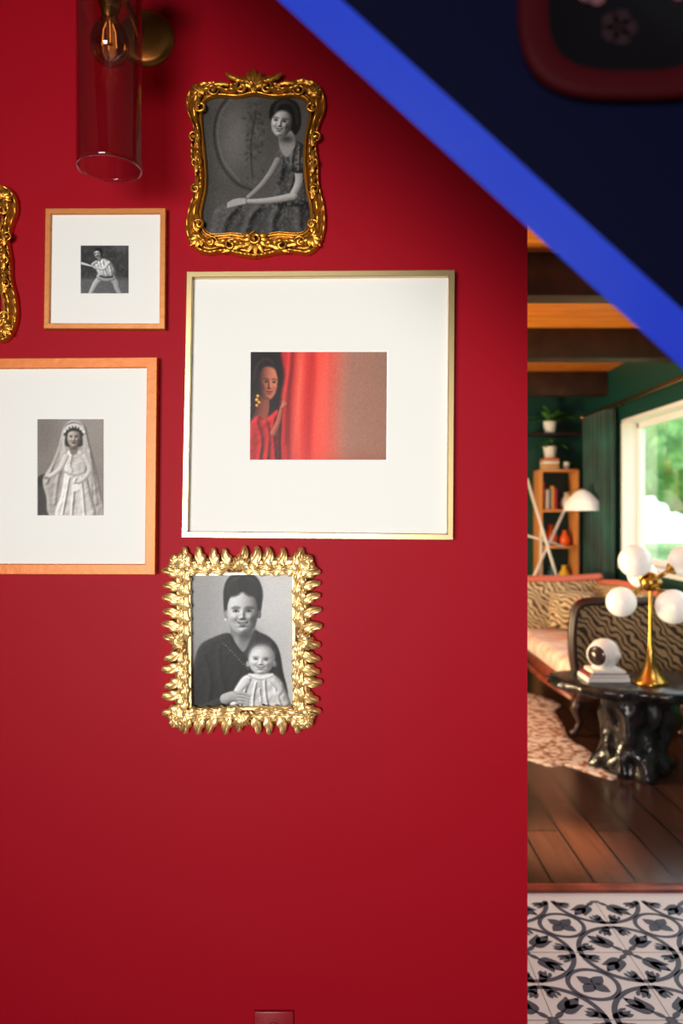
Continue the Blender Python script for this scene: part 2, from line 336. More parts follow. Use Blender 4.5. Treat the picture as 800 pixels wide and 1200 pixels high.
def paint_seated():
    c=Canvas(232,106,366,282,K,g(66,3)); n=c.noise(16,3); c._mix(n*.3,g(94,3)); c.glow(350,200,30,90,g(90,2),.5); c.glow(238,200,16,100,g(42,2),.5)
    c.glow(276,160,20,38,g(112,3),.7)
    c.line([(270,112),(256,130),(251,158),(258,190),(276,214),(294,222)],1.2,g(30,2),1.6,.85); c.line([(273,113),(259,133),(255,158),(262,188),(280,211)],.6,g(118,2),1.2,.5)
    r=np.random.RandomState(4)
    for i in range(150):
        x=296+r.randn()*6; y=160+r.randn()*24; c.ell(x,y,2.4,1.0,g(26+r.rand()*76,2),rot=r.rand()*180,soft=1.4,a=.55)
    c.line([(296,208),(294,170),(300,130)],.8,g(34),1.2,.8)
    sk=[(246,268),(249,250),(258,240),(272,236),(292,238),(318,230),(352,226),(363,246),(366,288),(244,288)]
    c.cloth(sk,g(10),g(84,2),[([(304,240),(292,258),(286,282)],4,3),([(328,236),(320,258),(318,280)],4,3),([(350,236),(350,258),(354,280)],4,3),([(278,242),(266,256),(260,276)],4,3)],rnd=12)
    to=[(324,178),(333,169),(346,165),(356,171),(360,190),(358,212),(364,238),(336,242),(318,238),(322,218),(320,196)]
    c.cloth(to,g(14),g(84,2),[([(332,182),(330,198),(326,212)],4,3),([(344,205),(340,222)],3,2)],rnd=9)
    t=np.clip((c.noise(2.2,9)-.6)*8,0,1); c.poly(sk,g(112,3),1.4,.3,True,t); c.poly(to,g(112,3),1.4,.3,True,t)
    c.limb([(325,188),(316,204),(304,219),(291,231)],3.8,2.6,g(56),g(150,4))
    c.limb([(349,196),(350,213),(343,229)],5.2,4.2,g(64,3),g(186,4)); c.limb([(344,230),(324,234),(304,236),(287,236)],4.8,2.7,g(54,3),g(184,4))
    for i in range(4): c.limb([(287,234+i*1.3),(279,234+i*1.9),(272,235.8+i*1.9),(267,238.5+i*1.5)],2.0,1.2,g(62,3),g(174,3))
    sl_=[(334,177),(346,168),(356,174),(360,190),(355,202),(342,201),(334,190)]
    c.cloth(sl_,g(24),g(120,2),[([(345,172),(342,186),(342,198)],1.8,1.5),([(351,174),(350,188),(350,199)],1.8,1.5)]); c.poly(sl_,g(24,2),1.2,.5,True,np.clip((c.noise(2.4,2)-.5)*8,0,1))
    c.poly([(327,156),(341,154),(346,168),(337,184),(328,175)],g(140,4),1.2); c.glow(336,163,9,5,g(50),.9)
    c.poly([(318,142),(316,129),(322,119),(335,115),(347,120),(352,132),(352,148),(346,158),(340,152)],g(20,1),1.2)
    face(c,330,143,12.8,17.5,g(36,2),g(210,4),-.6,8,1,L=(-.55,-.4,.73))
    c.poly([(318,138),(317,127),(323,119),(335,115),(346,121),(351,134),(350,148),(346,154),(343.4,144),(341,135),(334,130),(325,131)],g(20,1),1.8)
    for i in range(6):
        t=i/5; c.line([(320+t*4,132-t*2),(324+t*4,122),(334+t*6,117+t*4)],.3,g(64),1.0,.6); c.line([(338+t*6,120+t*2),(345+t*4,130+t*2),(347+t*2,144+t*3)],.3,g(54),1.0,.5)
    c.grain(4.5,2); return c
def paint_bride():
    c=Canvas(42,489,123,606,K,g(116,8)); c._mix(c.noise(10,5)*.3,g(142,9)); c.glow(110,500,30,40,g(146,9),.6); c.glow(50,600,25,30,g(70,5),.7); c.glow(48,500,16,40,g(98,7),.5)
    c.poly([(43,566),(58,562),(68,568),(70,606),(43,606)],g(54,4),1.6); c.poly([(44,560),(54,555),(64,561),(56,569),(44,569)],g(36,3),1.2)
    c.cloth([(75,500),(82,493),(94,493),(101,501),(105,518),(112,545),(118,575),(120,608),(62,608),(54,582),(50,562),(60,544),(68,524),(72,508)],g(96,7),g(198,7),
      [([(71,515),(63,540),(55,565)],2,1.4),([(75,530),(68,560),(64,590)],2,1.4),([(102,512),(108,545),(113,590)],2,1.4),([(105,530),(107,560),(106,600)],2,1.4),([(98,500),(103,520)],2,1)],rnd=4)
    c.cloth([(79,529),(87,527),(97,529),(102,544),(102,556),(107,580),(110,608),(66,608),(71,580),(75,556),(75,545)],g(112,8),g(240,5),
      [([(81,560),(77,582),(73,604)],1.5,1.4),([(88,562),(86,580),(84,604)],1.5,1.4),([(95,560),(97,580),(99,604)],1.5,1.4),([(84,532),(82,545),(84,552)],1.5,1)],rnd=5,amp=1.05)
    c.line([(76,553),(88,557),(102,552)],.7,g(130,8),1.2,.8)
    for k in range(4): c.line([(80+k*.5,534+k*4),(87,537+k*4),(96-k*.5,534+k*4)],.35,g(150,8),1,.5)
    c.limb([(77,535),(71,548),(62,556),(55,559)],3.4,2.3,g(120,8),g(226,6)); c.limb([(99,535),(105,550),(98,561),(90,566)],3.4,2.3,g(110,8),g(220,6))
    c.ell(54,560,3,1.9,g(132,12)); c.ell(89,567,3,2.2,g(138,12)); c.poly([(84,569),(91,567),(94,572),(87,576)],g(226,4),.8)
    c.poly([(75,513),(76,500),(86,495),(96,500),(98,514),(95,523),(78,523)],g(36,6),1)
    c.poly([(83,520),(90,520),(91,530),(86,533),(82,530)],g(112,12),1); c.glow(87,525,5,2.5,g(56,8),.7)
    face(c,86.5,513,8.2,11.2,g(46,8),g(190,12),0,0,.4,1.0,.4)
    c.poly([(78,512),(78,505),(86,501),(95,505),(95.5,512),(93,507),(86,505),(80,507)],g(36,6),1)
    c.line([(75,506),(79,500),(87,497.5),(94,500),(98,506)],1.8,g(200,5),.9)
    for k in range(7): c.ell(76+k*3.6,505-5.5*math.sin(math.pi*k/6)+.5,1.0,1.0,g(230,4),soft=.7)
    c.line([(75,512),(74,522),(76,530)],1.5,g(190,6),1.2); c.line([(98,512),(99,524),(98,530)],1.5,g(180,6),1.2)
    c.grain(4.5,3); return c
def paint_batter():
    c=Canvas(93,286,152,345,K*1.5,g(46)); c._mix(np.clip((c.noise(6,8)-.45)*5,0,1)*.4,g(66)); c._mix(np.clip((c.noise(2.5,12)-.6)*6,0,1)*.35,g(88)); c.glow(142,290,10,6,g(110),.5)
    c._mix(np.clip((c.Y-324)/5,0,1)*.8,g(92)); c._mix(np.clip((c.Y-324)/5,0,1)*c.noise(2,4)*.4,g(116))
    c.limb([(95,308.5),(101,310),(106,311.5),(111,313)],1.7,.6,g(120),g(228))
    c.limb([(121,323),(113,331),(109,338),(105,346)],4.3,2.5,g(70),g(200)); c.limb([(128,323),(135,331),(137,338),(141,346)],4.3,2.5,g(66),g(186))
    c.limb([(117,324),(124,326),(131,325)],4,4,g(90),g(190))
    c.cloth([(111,310),(116,304.5),(123,303.5),(130,308),(135,317),(132,325),(124,325.5),(117,324),(113,317)],g(90),g(246),[([(120,306),(122,314),(126,323)],1.2,1),([(127,308),(130,318)],1.2,1)],rnd=5,amp=1.1)
    for i in range(5): c.line([(113+i*4,306.5),(116+i*3.6,315),(119+i*3.2,324)],.28,g(90),.6,.65)
    c.line([(117,323.6),(124,325.4),(132,324.6)],.6,g(30),.7)
    c.limb([(127,308),(121,315),(112,313.2)],2.4,1.3,g(90),g(236)); c.limb([(113,307),(108,310),(110.6,313)],1.9,1.2,g(80),g(206)); c.ell(111,313.3,1.8,1.5,g(180))
    c.limb([(116.6,304),(116,300)],2.2,2.2,g(70),g(150))
    face(c,114.4,297.6,4.1,5.2,g(44),g(206),-.6,-10,0,1.1)
    c.poly([(110.4,295),(111.4,291.8),(115,290.3),(119,291.6),(120.2,296),(119,300.4),(117.8,296.4),(115,293.8),(112,294)],g(20),.7)
    c.grain(4,4); return c
def paint_redphoto():
    c=Canvas(290,410,456,541,K,(30,5,6))
    def ramp(x,st):
        out=np.zeros(x.shape+(3,))
        for k in range(3): out[...,k]=np.interp(x,[s[0] for s in st],[s[1][k] for s in st])
        return out
    xx=c.X+(c.Y-475)*.05+2.5*np.sin((c.Y-410)/34.)
    c.I=ramp(xx,[(325,(150,16,20)),(334,(206,40,38)),(340,(128,14,18)),(344,(188,38,34)),(352,(238,82,62)),(358,(224,58,46)),(364,(206,40,34)),(371,(232,64,50)),(380,(240,84,66)),(392,(220,96,78)),(402,(188,114,94)),(412,(166,114,96)),(456,(158,112,90))])
    for (x0,w,a,col) in((349,2,.5,(255,120,96)),(360,2.5,.45,(176,24,24)),(375,3,.35,(250,110,90)),(366,1.2,.35,(160,20,22)),(385,3,.3,(206,70,56))):
        c.line([(x0,408),(x0+2,440),(x0-1,480),(x0-4,512),(x0-7,545)],w,col,w*3.0,a)
    c._mix(c.noise(1.4,6)*.12*(c.X>385),(90,60,50))
    c.glow(420,545,60,14,(150,70,50),.4); c.glow(452,430,14,40,(140,110,96),.4)
    c.poly([(285,405),(333,405),(333,425),(337,440),(333,470),(331,500),(326,545),(285,545)],(24,4,6),1.6)
    c.glow(300,480,10,30,(70,14,14),.4)
    c.poly([(329,405),(345,405),(343,428),(338,450),(336,500),(334,545),(322,545),(326,500),(330,460),(333,440)],(190,32,34),2.4)
    c.line([(338,408),(337,435),(332,465)],.8,(246,84,70),2.6,.8); c.line([(343,408),(341,435),(337,470),(335,520)],.7,(96,10,14),2.2,.8)
    c.limb([(308,462),(308,476),(304,492)],6.5,9,(46,16,12),(156,78,54),L=(.6,-.2))
    c.cloth([(291,503),(297,490),(303,487),(309,491),(317,486),(325,480),(330,488),(329,515),(326,548),(291,548)],(60,4,8),(222,38,38),[([(300,494),(306,515),(303,541)],2.5,2.2),([(311,494),(315,512),(312,541)],2.5,2.2),([(321,490),(320,512),(322,541)],2.5,2.2)],rnd=7)
    c.poly([(293,446),(296,427),(306,417),(319,418),(327,427),(327,437),(320,450),(306,462),(297,462)],(11,4,7),1.3)
    face(c,314,449,11.6,20,(50,16,12),(206,118,86),.75,3,.0,1.0,L=(.62,-.3,.72),lip=(160,20,28))
    c.poly([(300,458),(300,440),(304,431),(313,429),(322,432),(326,439),(327,430),(323,421),(312,415),(301,419),(294,430),(292,448),(295,460)],(11,4,7),2.2)
    c.glow(302,456,4,13,(26,8,8),.85)
    for i in range(7):
        t=i/6; c.line([(296+t*4,448-t*6),(299+t*4,430-t*3),(309+t*4,419+t*3),(320+t,423+t*4)],.3,(70,34,30),1.0,.5)
    for p in [(302,464,1.9),(300.7,468.5,2.1),(303.5,471.5,1.7),(300.7,475,1.7)]: c.ell(p[0],p[1],p[2],p[2],(214,146,44),soft=.8); c.ell(p[0]-.5,p[1]-.6,.7,.7,(255,228,140),soft=.6)
    c.limb([(320,508),(326,494),(330,478)],3.8,2.2,(80,28,20),(200,106,78)); 
    for k in range(4): c.limb([(329.6,478),(331+k*.8,472+k),(332.6+k*1.0,467+k*2)],1.3,.8,(100,38,28),(210,118,88))
    c.grain(3.5,5); return c
def paint_portrait():
    c=Canvas(-125,225,-1,385,.7,g(90,6)); c.glow(-60,290,40,50,g(140,6),.7)
    c.poly([(-100,385),(-90,345),(-62,332),(-35,345),(-25,385)],g(40,3),2); c.poly([(-84,300),(-82,272),(-60,262),(-40,275),(-40,300),(-50,322),(-72,322)],g(35,3),1.5); face(c,-62,300,18,24,g(60,6),g(215,6),0,0,1)
    return c
# ---------------------------------------------------------------- room shell
EX=.409; XW=2.5; YB=7.9; ZC=2.82; XL=-2.6; YR=-3.2; YT=3.05
box('wall_front',XL,EX,WY,WY+.14,0,ZC,M['red'])
box('wall_left',XL-.12,XL,YR,YB+.12,0,ZC,M['cream'])
box('wall_back',XL,XW+.2,YB,YB+.12,0,ZC,M['green'])
box('wall_rear',XL,XW+.2,YR-.12,YR,0,ZC,M['cream'])
v=[];f=[]; WY0,WY1,WZ0,WZ1=3.9,6.86,1.02,2.32
boxvf(XW,XW+.2,YR,WY0,0,ZC,v,f); boxvf(XW,XW+.2,WY1,YB,0,ZC,v,f); boxvf(XW,XW+.2,WY0,WY1,0,WZ0,v,f); boxvf(XW,XW+.2,WY0,WY1,WZ1,ZC,v,f)
mobj('wall_right',v,f,M['green'])
v=[];f=[]; boxvf(XL-.12,XW+.2,YR-.12,WY+.14,ZC,ZC+.1,v,f); boxvf(XL-.12,XW+.2,WY+.14,YB+.12,ZC,ZC+.1,v,f)
mobj('ceiling',v,f,None,None,False,[M['plaster'],M['ceil']],[0]*6+[1]*6)
box('floor',XL-.12,XW+.2,YT,YB+.12,-.06,.006,M['floor'])
box('baseboard_front',XL,EX,WY-.014,WY,0,.1,M['red'],bevel=.003)
box('baseboard_back',XL,XW,YB-.014,YB,.006,.12,M['green'],bevel=.003)
box('trim_threshold',EX-.5,XW,YT-.025,YT+.03,-.01,.013,M['wood'],bevel=.004)
for i,y in enumerate([2.25,3.9,5.5,7.2]):
    x0=XL if y>2.5 else .45
    box('ceiling_beam' if i==0 else 'ceiling_beam.%03d'%i,x0,XW,y,y+.16,2.6,ZC,M['beam'],bevel=.008)
# window
wn=group('window_1',(XW+.15,5.4,1.67))
v=[];f=[]; X0,X1=XW-.004,XW+.2
boxvf(X0,X1,WY1-.03,WY1,WZ0,WZ1,v,f); boxvf(X0,X1,WY0,WY0+.03,WZ0,WZ1,v,f); boxvf(X0,X1,WY0,WY1,WZ1-.03,WZ1,v,f); boxvf(XW-.03,X1,WY0,WY1,WZ0-.02,WZ0+.02,v,f)
mobj('casing',v,f,M['white'],wn)
v=[];f=[]
ys=[WY0+.03,WY0+1.0,WY0+1.97,WY1-.03]
for y in ys: boxvf(XW+.13,XW+.18,y-.03,y+.03,WZ0,WZ1,v,f)
boxvf(XW+.13,XW+.18,WY0,WY1,WZ0+.02,WZ0+.08,v,f); boxvf(XW+.13,XW+.18,WY0,WY1,WZ1-.08,WZ1-.02,v,f)
mobj('sash',v,f,M['white'],wn)
box('pane',XW+.15,XW+.155,WY0,WY1,WZ0,WZ1,M['clear'],wn)
# outdoors
mobj('lawn',[(XW+.3,-20,-.3),(45,-20,-.3),(45,45,-.3),(XW+.3,45,-.3)],[[0,1,2,3]],M['grass'])
def blob(name,c,r,m,parent,seed,amp=.3):
    import bmesh
    bm=bmesh.new(); bmesh.ops.create_icosphere(bm,subdivisions=5,radius=r); rs=np.random.RandomState(seed); ph=rs.rand(15)*6
    for q in bm.verts:
        n=q.co.normalized(); k=sum(math.sin(n.x*a*3+ph[i])*math.sin(n.y*a*3+ph[i+5])*math.cos(n.z*a*3+ph[i+9])*w_ for i,(a,w_) in enumerate(((1,1),(2.3,.8),(4.1,.6),(8.5,.45),(15,.3))))
        q.co*=1+amp*k*.5
    me=bpy.data.meshes.new(name); bm.to_mesh(me); bm.free(); me.materials.append(m); me.polygons.foreach_set('use_smooth',[True]*len(me.polygons))
    o=bpy.data.objects.new(name,me); o.location=c; sc.collection.objects.link(o); o.parent=parent
    return o
for i,(x,y,h,r) in enumerate([(8.5,15,2.4,1.5),(11,22,3.4,2.4),(7.2,10.5,1.7,1.0),(13,17.5,2.4,1.8),(9,6,2.4,1.6),(16,32,5,4)]):
    t=group('garden_tree' if i==0 else 'garden_tree.%03d'%i,(x,y,-.3))
    o=tube('trunk',[(x,y,-.298),(x+.05,y,h*.5),(x,y,h)],[.16,.12,.07],M['beam'],t)
    for j in range(4):
        blob('crown_%d'%j,(random.uniform(-.5,.5)*r,random.uniform(-.5,.5)*r,h+.3+random.uniform(-.3,.4)*r),r*random.uniform(.5,.75),M['tree'],t,i*5+j)
# ---------------------------------------------------------------- tile floor
S=.349/2; P2=S*2
box('floor_tile_base',XL,XW,YR,YT,-.06,-.0012,M['tile'])
def leafpoly(cx,cy,ang,l,w,n=7,bend=0):
    a=math.radians(ang); R=[];Lp=[]
    for i in range(n+1):
        t=i/n; ww=w*math.sin(math.pi*t**.8)*.5; bx=l*t; by=bend*l*math.sin(math.pi*t*.5)**2
        R.append((bx,by-ww)); Lp.append((bx,by+ww))
    P=R+Lp[::-1][1:-1]
    return [(cx+x*math.cos(a)-y*math.sin(a),cy+x*math.sin(a)+y*math.cos(a)) for x,y in P]
def arcquads(cx,cy,r0,r1,a0,a1,n):
    o=[]
    for i in range(n):
        t0=math.radians(a0+(a1-a0)*i/n); t1=math.radians(a0+(a1-a0)*(i+1)/n)
        o.append([(cx+r0*math.cos(t0),cy+r0*math.sin(t0)),(cx+r1*math.cos(t0),cy+r1*math.sin(t0)),(cx+r1*math.cos(t1),cy+r1*math.sin(t1)),(cx+r0*math.cos(t1),cy+r0*math.sin(t1))])
    return o
shp=[]
shp+=arcquads(0,0,.86,.96,0,90,20)
shp+=arcquads(1,1,.40,.49,180,270,14)
shp.append(leafpoly(.30,.30,45,.44,.22)); shp.append(leafpoly(.22,.22,86,.44,.22,bend=-.32)); shp.append(leafpoly(.22,.22,4,.44,.22,bend=.32))
shp.append(leafpoly(.05,.05,45,.30,.11)); shp+=arcquads(.56,.56,0,.035,0,360,8)
shp+=arcquads(0,0,0,.10,0,90,6)
shp+=arcquads(.20,.70,.06,.13,-20,250,12); shp+=arcquads(.70,.20,.06,.13,-160,110,12)
shp.append(leafpoly(1,1,225,.34,.24))
shp.append(leafpoly(.97,.05,140,.42,.17,bend=.2)); shp.append(leafpoly(.05,.97,-50,.42,.17,bend=-.2))
v=[];f=[];fm=[]
def flat(P,z,mi):
    b=len(v); v.extend([(x,y,z) for x,y in P]); f.append(list(range(b,b+len(P)))); fm.append(mi)
for fx in(0,1):
    for fy in(0,1):
        for q in shp:
            P=[((2-x if fx else x)*S,(2-y if fy else y)*S) for x,y in q]
            P=[(min(max(x,0),P2),min(max(y,0),P2)) for x,y in P]
            if fx!=fy: P=P[::-1]
            flat(P,0,0)
gw=.002
flat([(0,0),(gw,0),(gw,P2),(0,P2)],.0004,1); flat([(0,0),(P2,0),(P2,gw),(0,gw)],.0004,1)
to=mobj('floor_tile',v,f,None,None,False,[M['tiled'],M['grout']],fm)
to.location=(.625-P2*9,2.616-P2*16,-.0006)
for ax,n in((0,14),(1,17)):
    a=to.modifiers.new('arr','ARRAY'); a.use_relative_offset=False; a.use_constant_offset=True; a.constant_offset_displace=(P2 if ax==0 else 0,P2 if ax==1 else 0,0); a.count=n
# ---------------------------------------------------------------- plain frames
def loopframe(name,C,prof,m,parent):
    v=[];f=[]
    C=[np.array(c,float) for c in C]
    for ins,y in prof:
        for i in range(4):
            a=C[i]; p=C[i-1]; n=C[(i+1)%4]; d1=(p-a)/np.linalg.norm(p-a); d2=(n-a)/np.linalg.norm(n-a)
            q=a+(d1+d2)*ins; v.append((q[0],y,q[1]))
    for j in range(len(prof)-1):
        for i in range(4):
            k=(i+1)%4; f.append([j*4+i,(j+1)*4+i,(j+1)*4+k,j*4+k])
    return mobj(name,v,f,m,parent)
def picture(name,C,fw,depth,m,canvas,photo,rec=.012):
    yf=WY-depth; P=[W(x,y,yf) for x,y in C]; ctr=sum(P,Vector())/4; g0=group(name,(ctr.x,WY,ctr.z))
    XZ=[(p.x,p.z) for p in P]; w=fw/F*yf; b=.0012
    loopframe('frame',XZ,[(0,WY-.001),(0,yf+b),(b,yf),(w-b,yf),(w,yf+b),(w,yf+rec+.004)],m,g0)
    ym=yf+rec; ph=[W(x,y,ym) for x,y in photo]
    O=[np.array(p) for p in XZ]; v=[];f=[]
    for i in range(4):
        a=O[i];p=O[i-1];n=O[(i+1)%4]; q=a+((p-a)/np.linalg.norm(p-a)+(n-a)/np.linalg.norm(n-a))*(w-.001); v.append((q[0],ym,q[1]))
    v+=[(p.x,ym,p.z) for p in ph]; cc=sum(ph,Vector())/4
    v+=[(p.x+(cc.x-p.x)*.02,ym+.0015,p.z+(cc.z-p.z)*.02) for p in ph]
    for i in range(4):
        k=(i+1)%4; f.append([i,4+i,4+k,k]); f.append([4+i,8+i,8+k,4+k])
    mobj('mat_board',v,f,None,g0,False,[M['matb'],M['matedge']],[0,1]*4)
    canvas.build('photo_print',ym+.002,g0)
    bx=[p[0] for p in XZ]; bz=[p[1] for p in XZ]
    box('backing',min(bx)+.006,max(bx)-.006,ym+.004,WY-.002,min(bz)+.006,max(bz)-.006,M['black'],g0)
    return g0
picture('framed_batter_photo',[(53,244),(194,243.5),(193,385.5),(51,385)],6.5,.022,M['woodgold'],paint_batter(),[(94,287),(151,287),(151,344),(94,344)],.008)
picture('framed_bride_photo',[(-24,420),(184,418.5),(181.5,673.5),(-27,673)],12,.026,M['orangegold'],paint_bride(),[(43,490),(122,490),(122,605),(43,605)],.010)
picture('framed_red_curtain_photo',[(218.5,318),(533,316),(531,633),(212.5,630)],7,.034,M['champ'],paint_redphoto(),[(292,411),(455,411),(454,540),(291,540)],.016)
# ---------------------------------------------------------------- ornate frames
def leafvf(v,f,x,z,ang,l,w,dep,hgt,curl=0,lob=4,nu=14,nv=8,rnd=False,tip=.25):
    a=math.radians(ang); b=len(v)
    if rnd: nu=20; nv=10
    for i in range(nu+1):
        u=i/nu
        if rnd: ww=w*.5*(.40+.60*math.sin(min(1,u*1.7)*math.pi/2))*math.sqrt(max(0,1-u**3.2))*(1+.13*math.cos(u*lob*2*math.pi))+.0003
        else: ww=w*.5*(math.sin(math.pi*min(1,.08+u*.92))**.6)*(1+.22*math.sin(u*lob*2*math.pi))*(1-tip*u)
        bend=curl*u*u*l
        for j in range(nv+1):
            q=-1+2*j/nv
            if rnd:
                h=hgt*(.30+.9*math.sin(math.pi*(.08+.84*u)))*(1-.5*q*q)+hgt*.22*math.cos(q*3.2*math.pi+u*2)*(.3+u)-hgt*.35*math.exp(-(q/.12)**2)+hgt*.14*math.cos(u*lob*2*math.pi)*abs(q)
                if abs(q)>.99: h=-.3*hgt
                if i==nu: h=-.2*hgt
            else:
                h=hgt*(.35+.65*math.sin(math.pi*(.15+.8*u)))*(1-.55*q*q)+hgt*.16*math.cos(q*3*math.pi)
                if abs(q)>.99: h=-.2*hgt
            X=l*u; Z=q*ww+bend
            v.append((x+X*math.cos(a)-Z*math.sin(a), WY-dep-h, z+X*math.sin(a)+Z*math.cos(a)))
    for i in range(nu):
        for j in range(nv):
            p=b+i*(nv+1)+j; f.append([p,p+1,p+nv+2,p+nv+1])
def scrollvf(v,f,x,z,r,a0,turns,dr,dep,rad):
    n=int(14*abs(turns))+6; pts=[];rr=[]
    for i in range(n):
        t=i/(n-1); a=math.radians(a0)+t*turns*2*math.pi; R=r*(1-t*.82)
        pts.append((x+R*math.cos(a),WY-dep-.003*t,z+R*math.sin(a))); rr.append(rad*(.55+.6*t))
    tubevf(pts,rr,v,f,8)
def ornate(name,canvas,cx,cy,s):
    def T(p): return ((p[0]-298)*s+cx,(p[1]-191)*s+cy)
    out=[(297,82),(314,93),(332,97),(350,91),(366,93),(378,105),(381,125),(374,145),(370,165),(373,190),(374,215),(380,240),(381,265),(375,285),(362,297),(340,295),(322,297),(300,301),(280,299),(262,295),(240,297),(224,288),(216,270),(219,245),(226,225),(227,205),(222,185),(222,165),(225,148),(218,130),(217,110),(228,98),(246,94),(264,98),(282,92)]
    inn=[(298,110),(320,113),(345,112),(358,118),(362,132),(357,160),(355,190),(358,220),(363,246),(361,264),(350,273),(325,272),(300,276),(272,273),(248,274),(238,266),(236,248),(241,222),(241,195),(238,165),(236,135),(240,118),(255,112),(278,113)]
    out=[T(p) for p in out]; inn=[T(p) for p in inn]
    g0=group(name,(W(cx,cy,WY).x,WY,W(cx,cy,WY).z))
    O=catm(out,8); I=catm(inn,8)
    def ray(Q,a):
        dx,dy=math.cos(a),math.sin(a); best=0
        n=len(Q)
        for i in range(n):
            x1,y1=Q[i][0]-cx,Q[i][1]-cy; x2,y2=Q[(i+1)%n][0]-cx,Q[(i+1)%n][1]-cy
            ex,ey=x2-x1,y2-y1; den=dx*ey-dy*ex
            if abs(den)<1e-9: continue
            t=(x1*ey-y1*ex)/den; u=(x1*dy-y1*dx)/den
            if t>0 and -1e-6<=u<=1+1e-6: best=max(best,t)
        return best
    NA=420; prof=[(0,0),(0,.010),(.05,.017),(.14,.019),(.22,.013),(.32,.012),(.42,.021),(.54,.026),(.66,.022),(.74,.013),(.80,.012),(.86,.018),(.93,.019),(.98,.015),(1,.008),(1,.002)]
    sY=WY-.018; v=[];f=[]
    RO=[ray(O,2*math.pi*i/NA) for i in range(NA)]; RI=[ray(I,2*math.pi*i/NA) for i in range(NA)]
    for (t,h) in prof:
        for i in range(NA):
            a=2*math.pi*i/NA
            r=RO[i]+(RI[i]-RO[i])*t
            hh=h
            if .38<t<.7: hh+=.0022*math.sin(i*2*math.pi/NA*46)
            if t<.16 and h>.005: hh+=.0015*math.sin(i*2*math.pi/NA*70)
            p=W(cx+r*math.cos(a),cy+r*math.sin(a),sY); v.append((p.x,WY-.001-hh,p.z))
    for j in range(len(prof)-1):
        for i in range(NA):
            k=(i+1)%NA; f.append([j*NA+i,j*NA+k,(j+1)*NA+k,(j+1)*NA+i])
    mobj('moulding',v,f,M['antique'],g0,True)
    v=[];f=[]; u=s*sY/F
    def LF(px,py,ang,l,w,dep=.018,h=.007,curl=0,lob=3):
        p=W(*T((px,py)),sY); leafvf(v,f,p.x,p.z,ang,l*u,w*u,dep,h,curl,lob)
    def SC(px,py,r,a0,turns,dep=.022,rad=2.3):
        p=W(*T((px,py)),sY); scrollvf(v,f,p.x,p.z,r*u,a0,turns,0,dep,rad*u)
    for k in range(7): LF(297,104,90+(k-3)*24,24-abs(k-3)*2.2,9,.02,.008,0,2)
    LF(297,112,90,12,9,.026,.006); SC(283,104,9,20,1.3); SC(311,104,9,160,-1.3)
    LF(290,98,165,30,9,curl=-.15); LF(304,98,15,30,9,curl=.15); LF(268,100,170,22,8,curl=.2); LF(327,99,10,22,8,curl=-.2)
    for k in range(9): LF(299,279,-90+(k-4)*26,23-abs(k-4)*1.6,8,.02,.008,0,2)
    SC(299,281,8,90,1.5,.028,2.6)
    LF(288,287,190,30,9,curl=.15); LF(311,287,-10,30,9,curl=-.15); SC(270,288,8,0,1.3); SC(329,288,8,180,-1.3)
    LF(264,288,175,24,8,curl=-.2); LF(335,288,5,24,8,curl=.2)
    for (x,y,sx,sy) in((232,108,-1,1),(367,108,1,1),(230,282,-1,-1),(368,282,1,-1)):
        base=math.degrees(math.atan2(sy,sx))
        for k in(-2,-1,0,1,2): LF(x-sx*4,y+sy*4,base+k*28,16-abs(k)*2,8,.02,.007,0,2)
        SC(x-sx*3,y+sy*18,8,90 if sy>0 else -90,1.3*sx*sy*-1); SC(x-sx*17,y-sy*2,7,180 if sx>0 else 0,1.3*sx*sy)
    for (x,sx) in((230,-1),(366,1)):
        for (y,d) in((132,-1),(150,1),(172,-1),(208,1),(234,-1),(252,1)):
            LF(x,y,90*(-d)+sx*d*-8,24,8,.02,.006,.12*sx*d,3)
        SC(x+sx*1,191,7,90,1.4*sx); SC(x+sx*3,160,6,-90,1.2*sx); SC(x+sx*1,222,6,90,-1.2*sx)
        LF(x,191,90,14,7,.024,.005); LF(x,191,-90,14,7,.024,.005)
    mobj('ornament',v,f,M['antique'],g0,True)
    v=[];f=[]
    pts=[W(p[0],p[1],WY-.012) for p in I]+[W(I[0][0],I[0][1],WY-.012)]
    tubevf(pts,.0016,v,f,6); mobj('inner_bead',v,f,M['antique'],g0,True)
    canvas.build('photo_print',WY-.006,g0,inside=[((q[0]-cx)*1.04+cx,(q[1]-cy)*1.03+cy) for q in I])
    return g0
ornate('baroque_frame_seated_woman_photo',paint_seated(),298.5,191,1.0)
ornate('baroque_frame_portrait_photo',paint_portrait(),-55,305,.90)
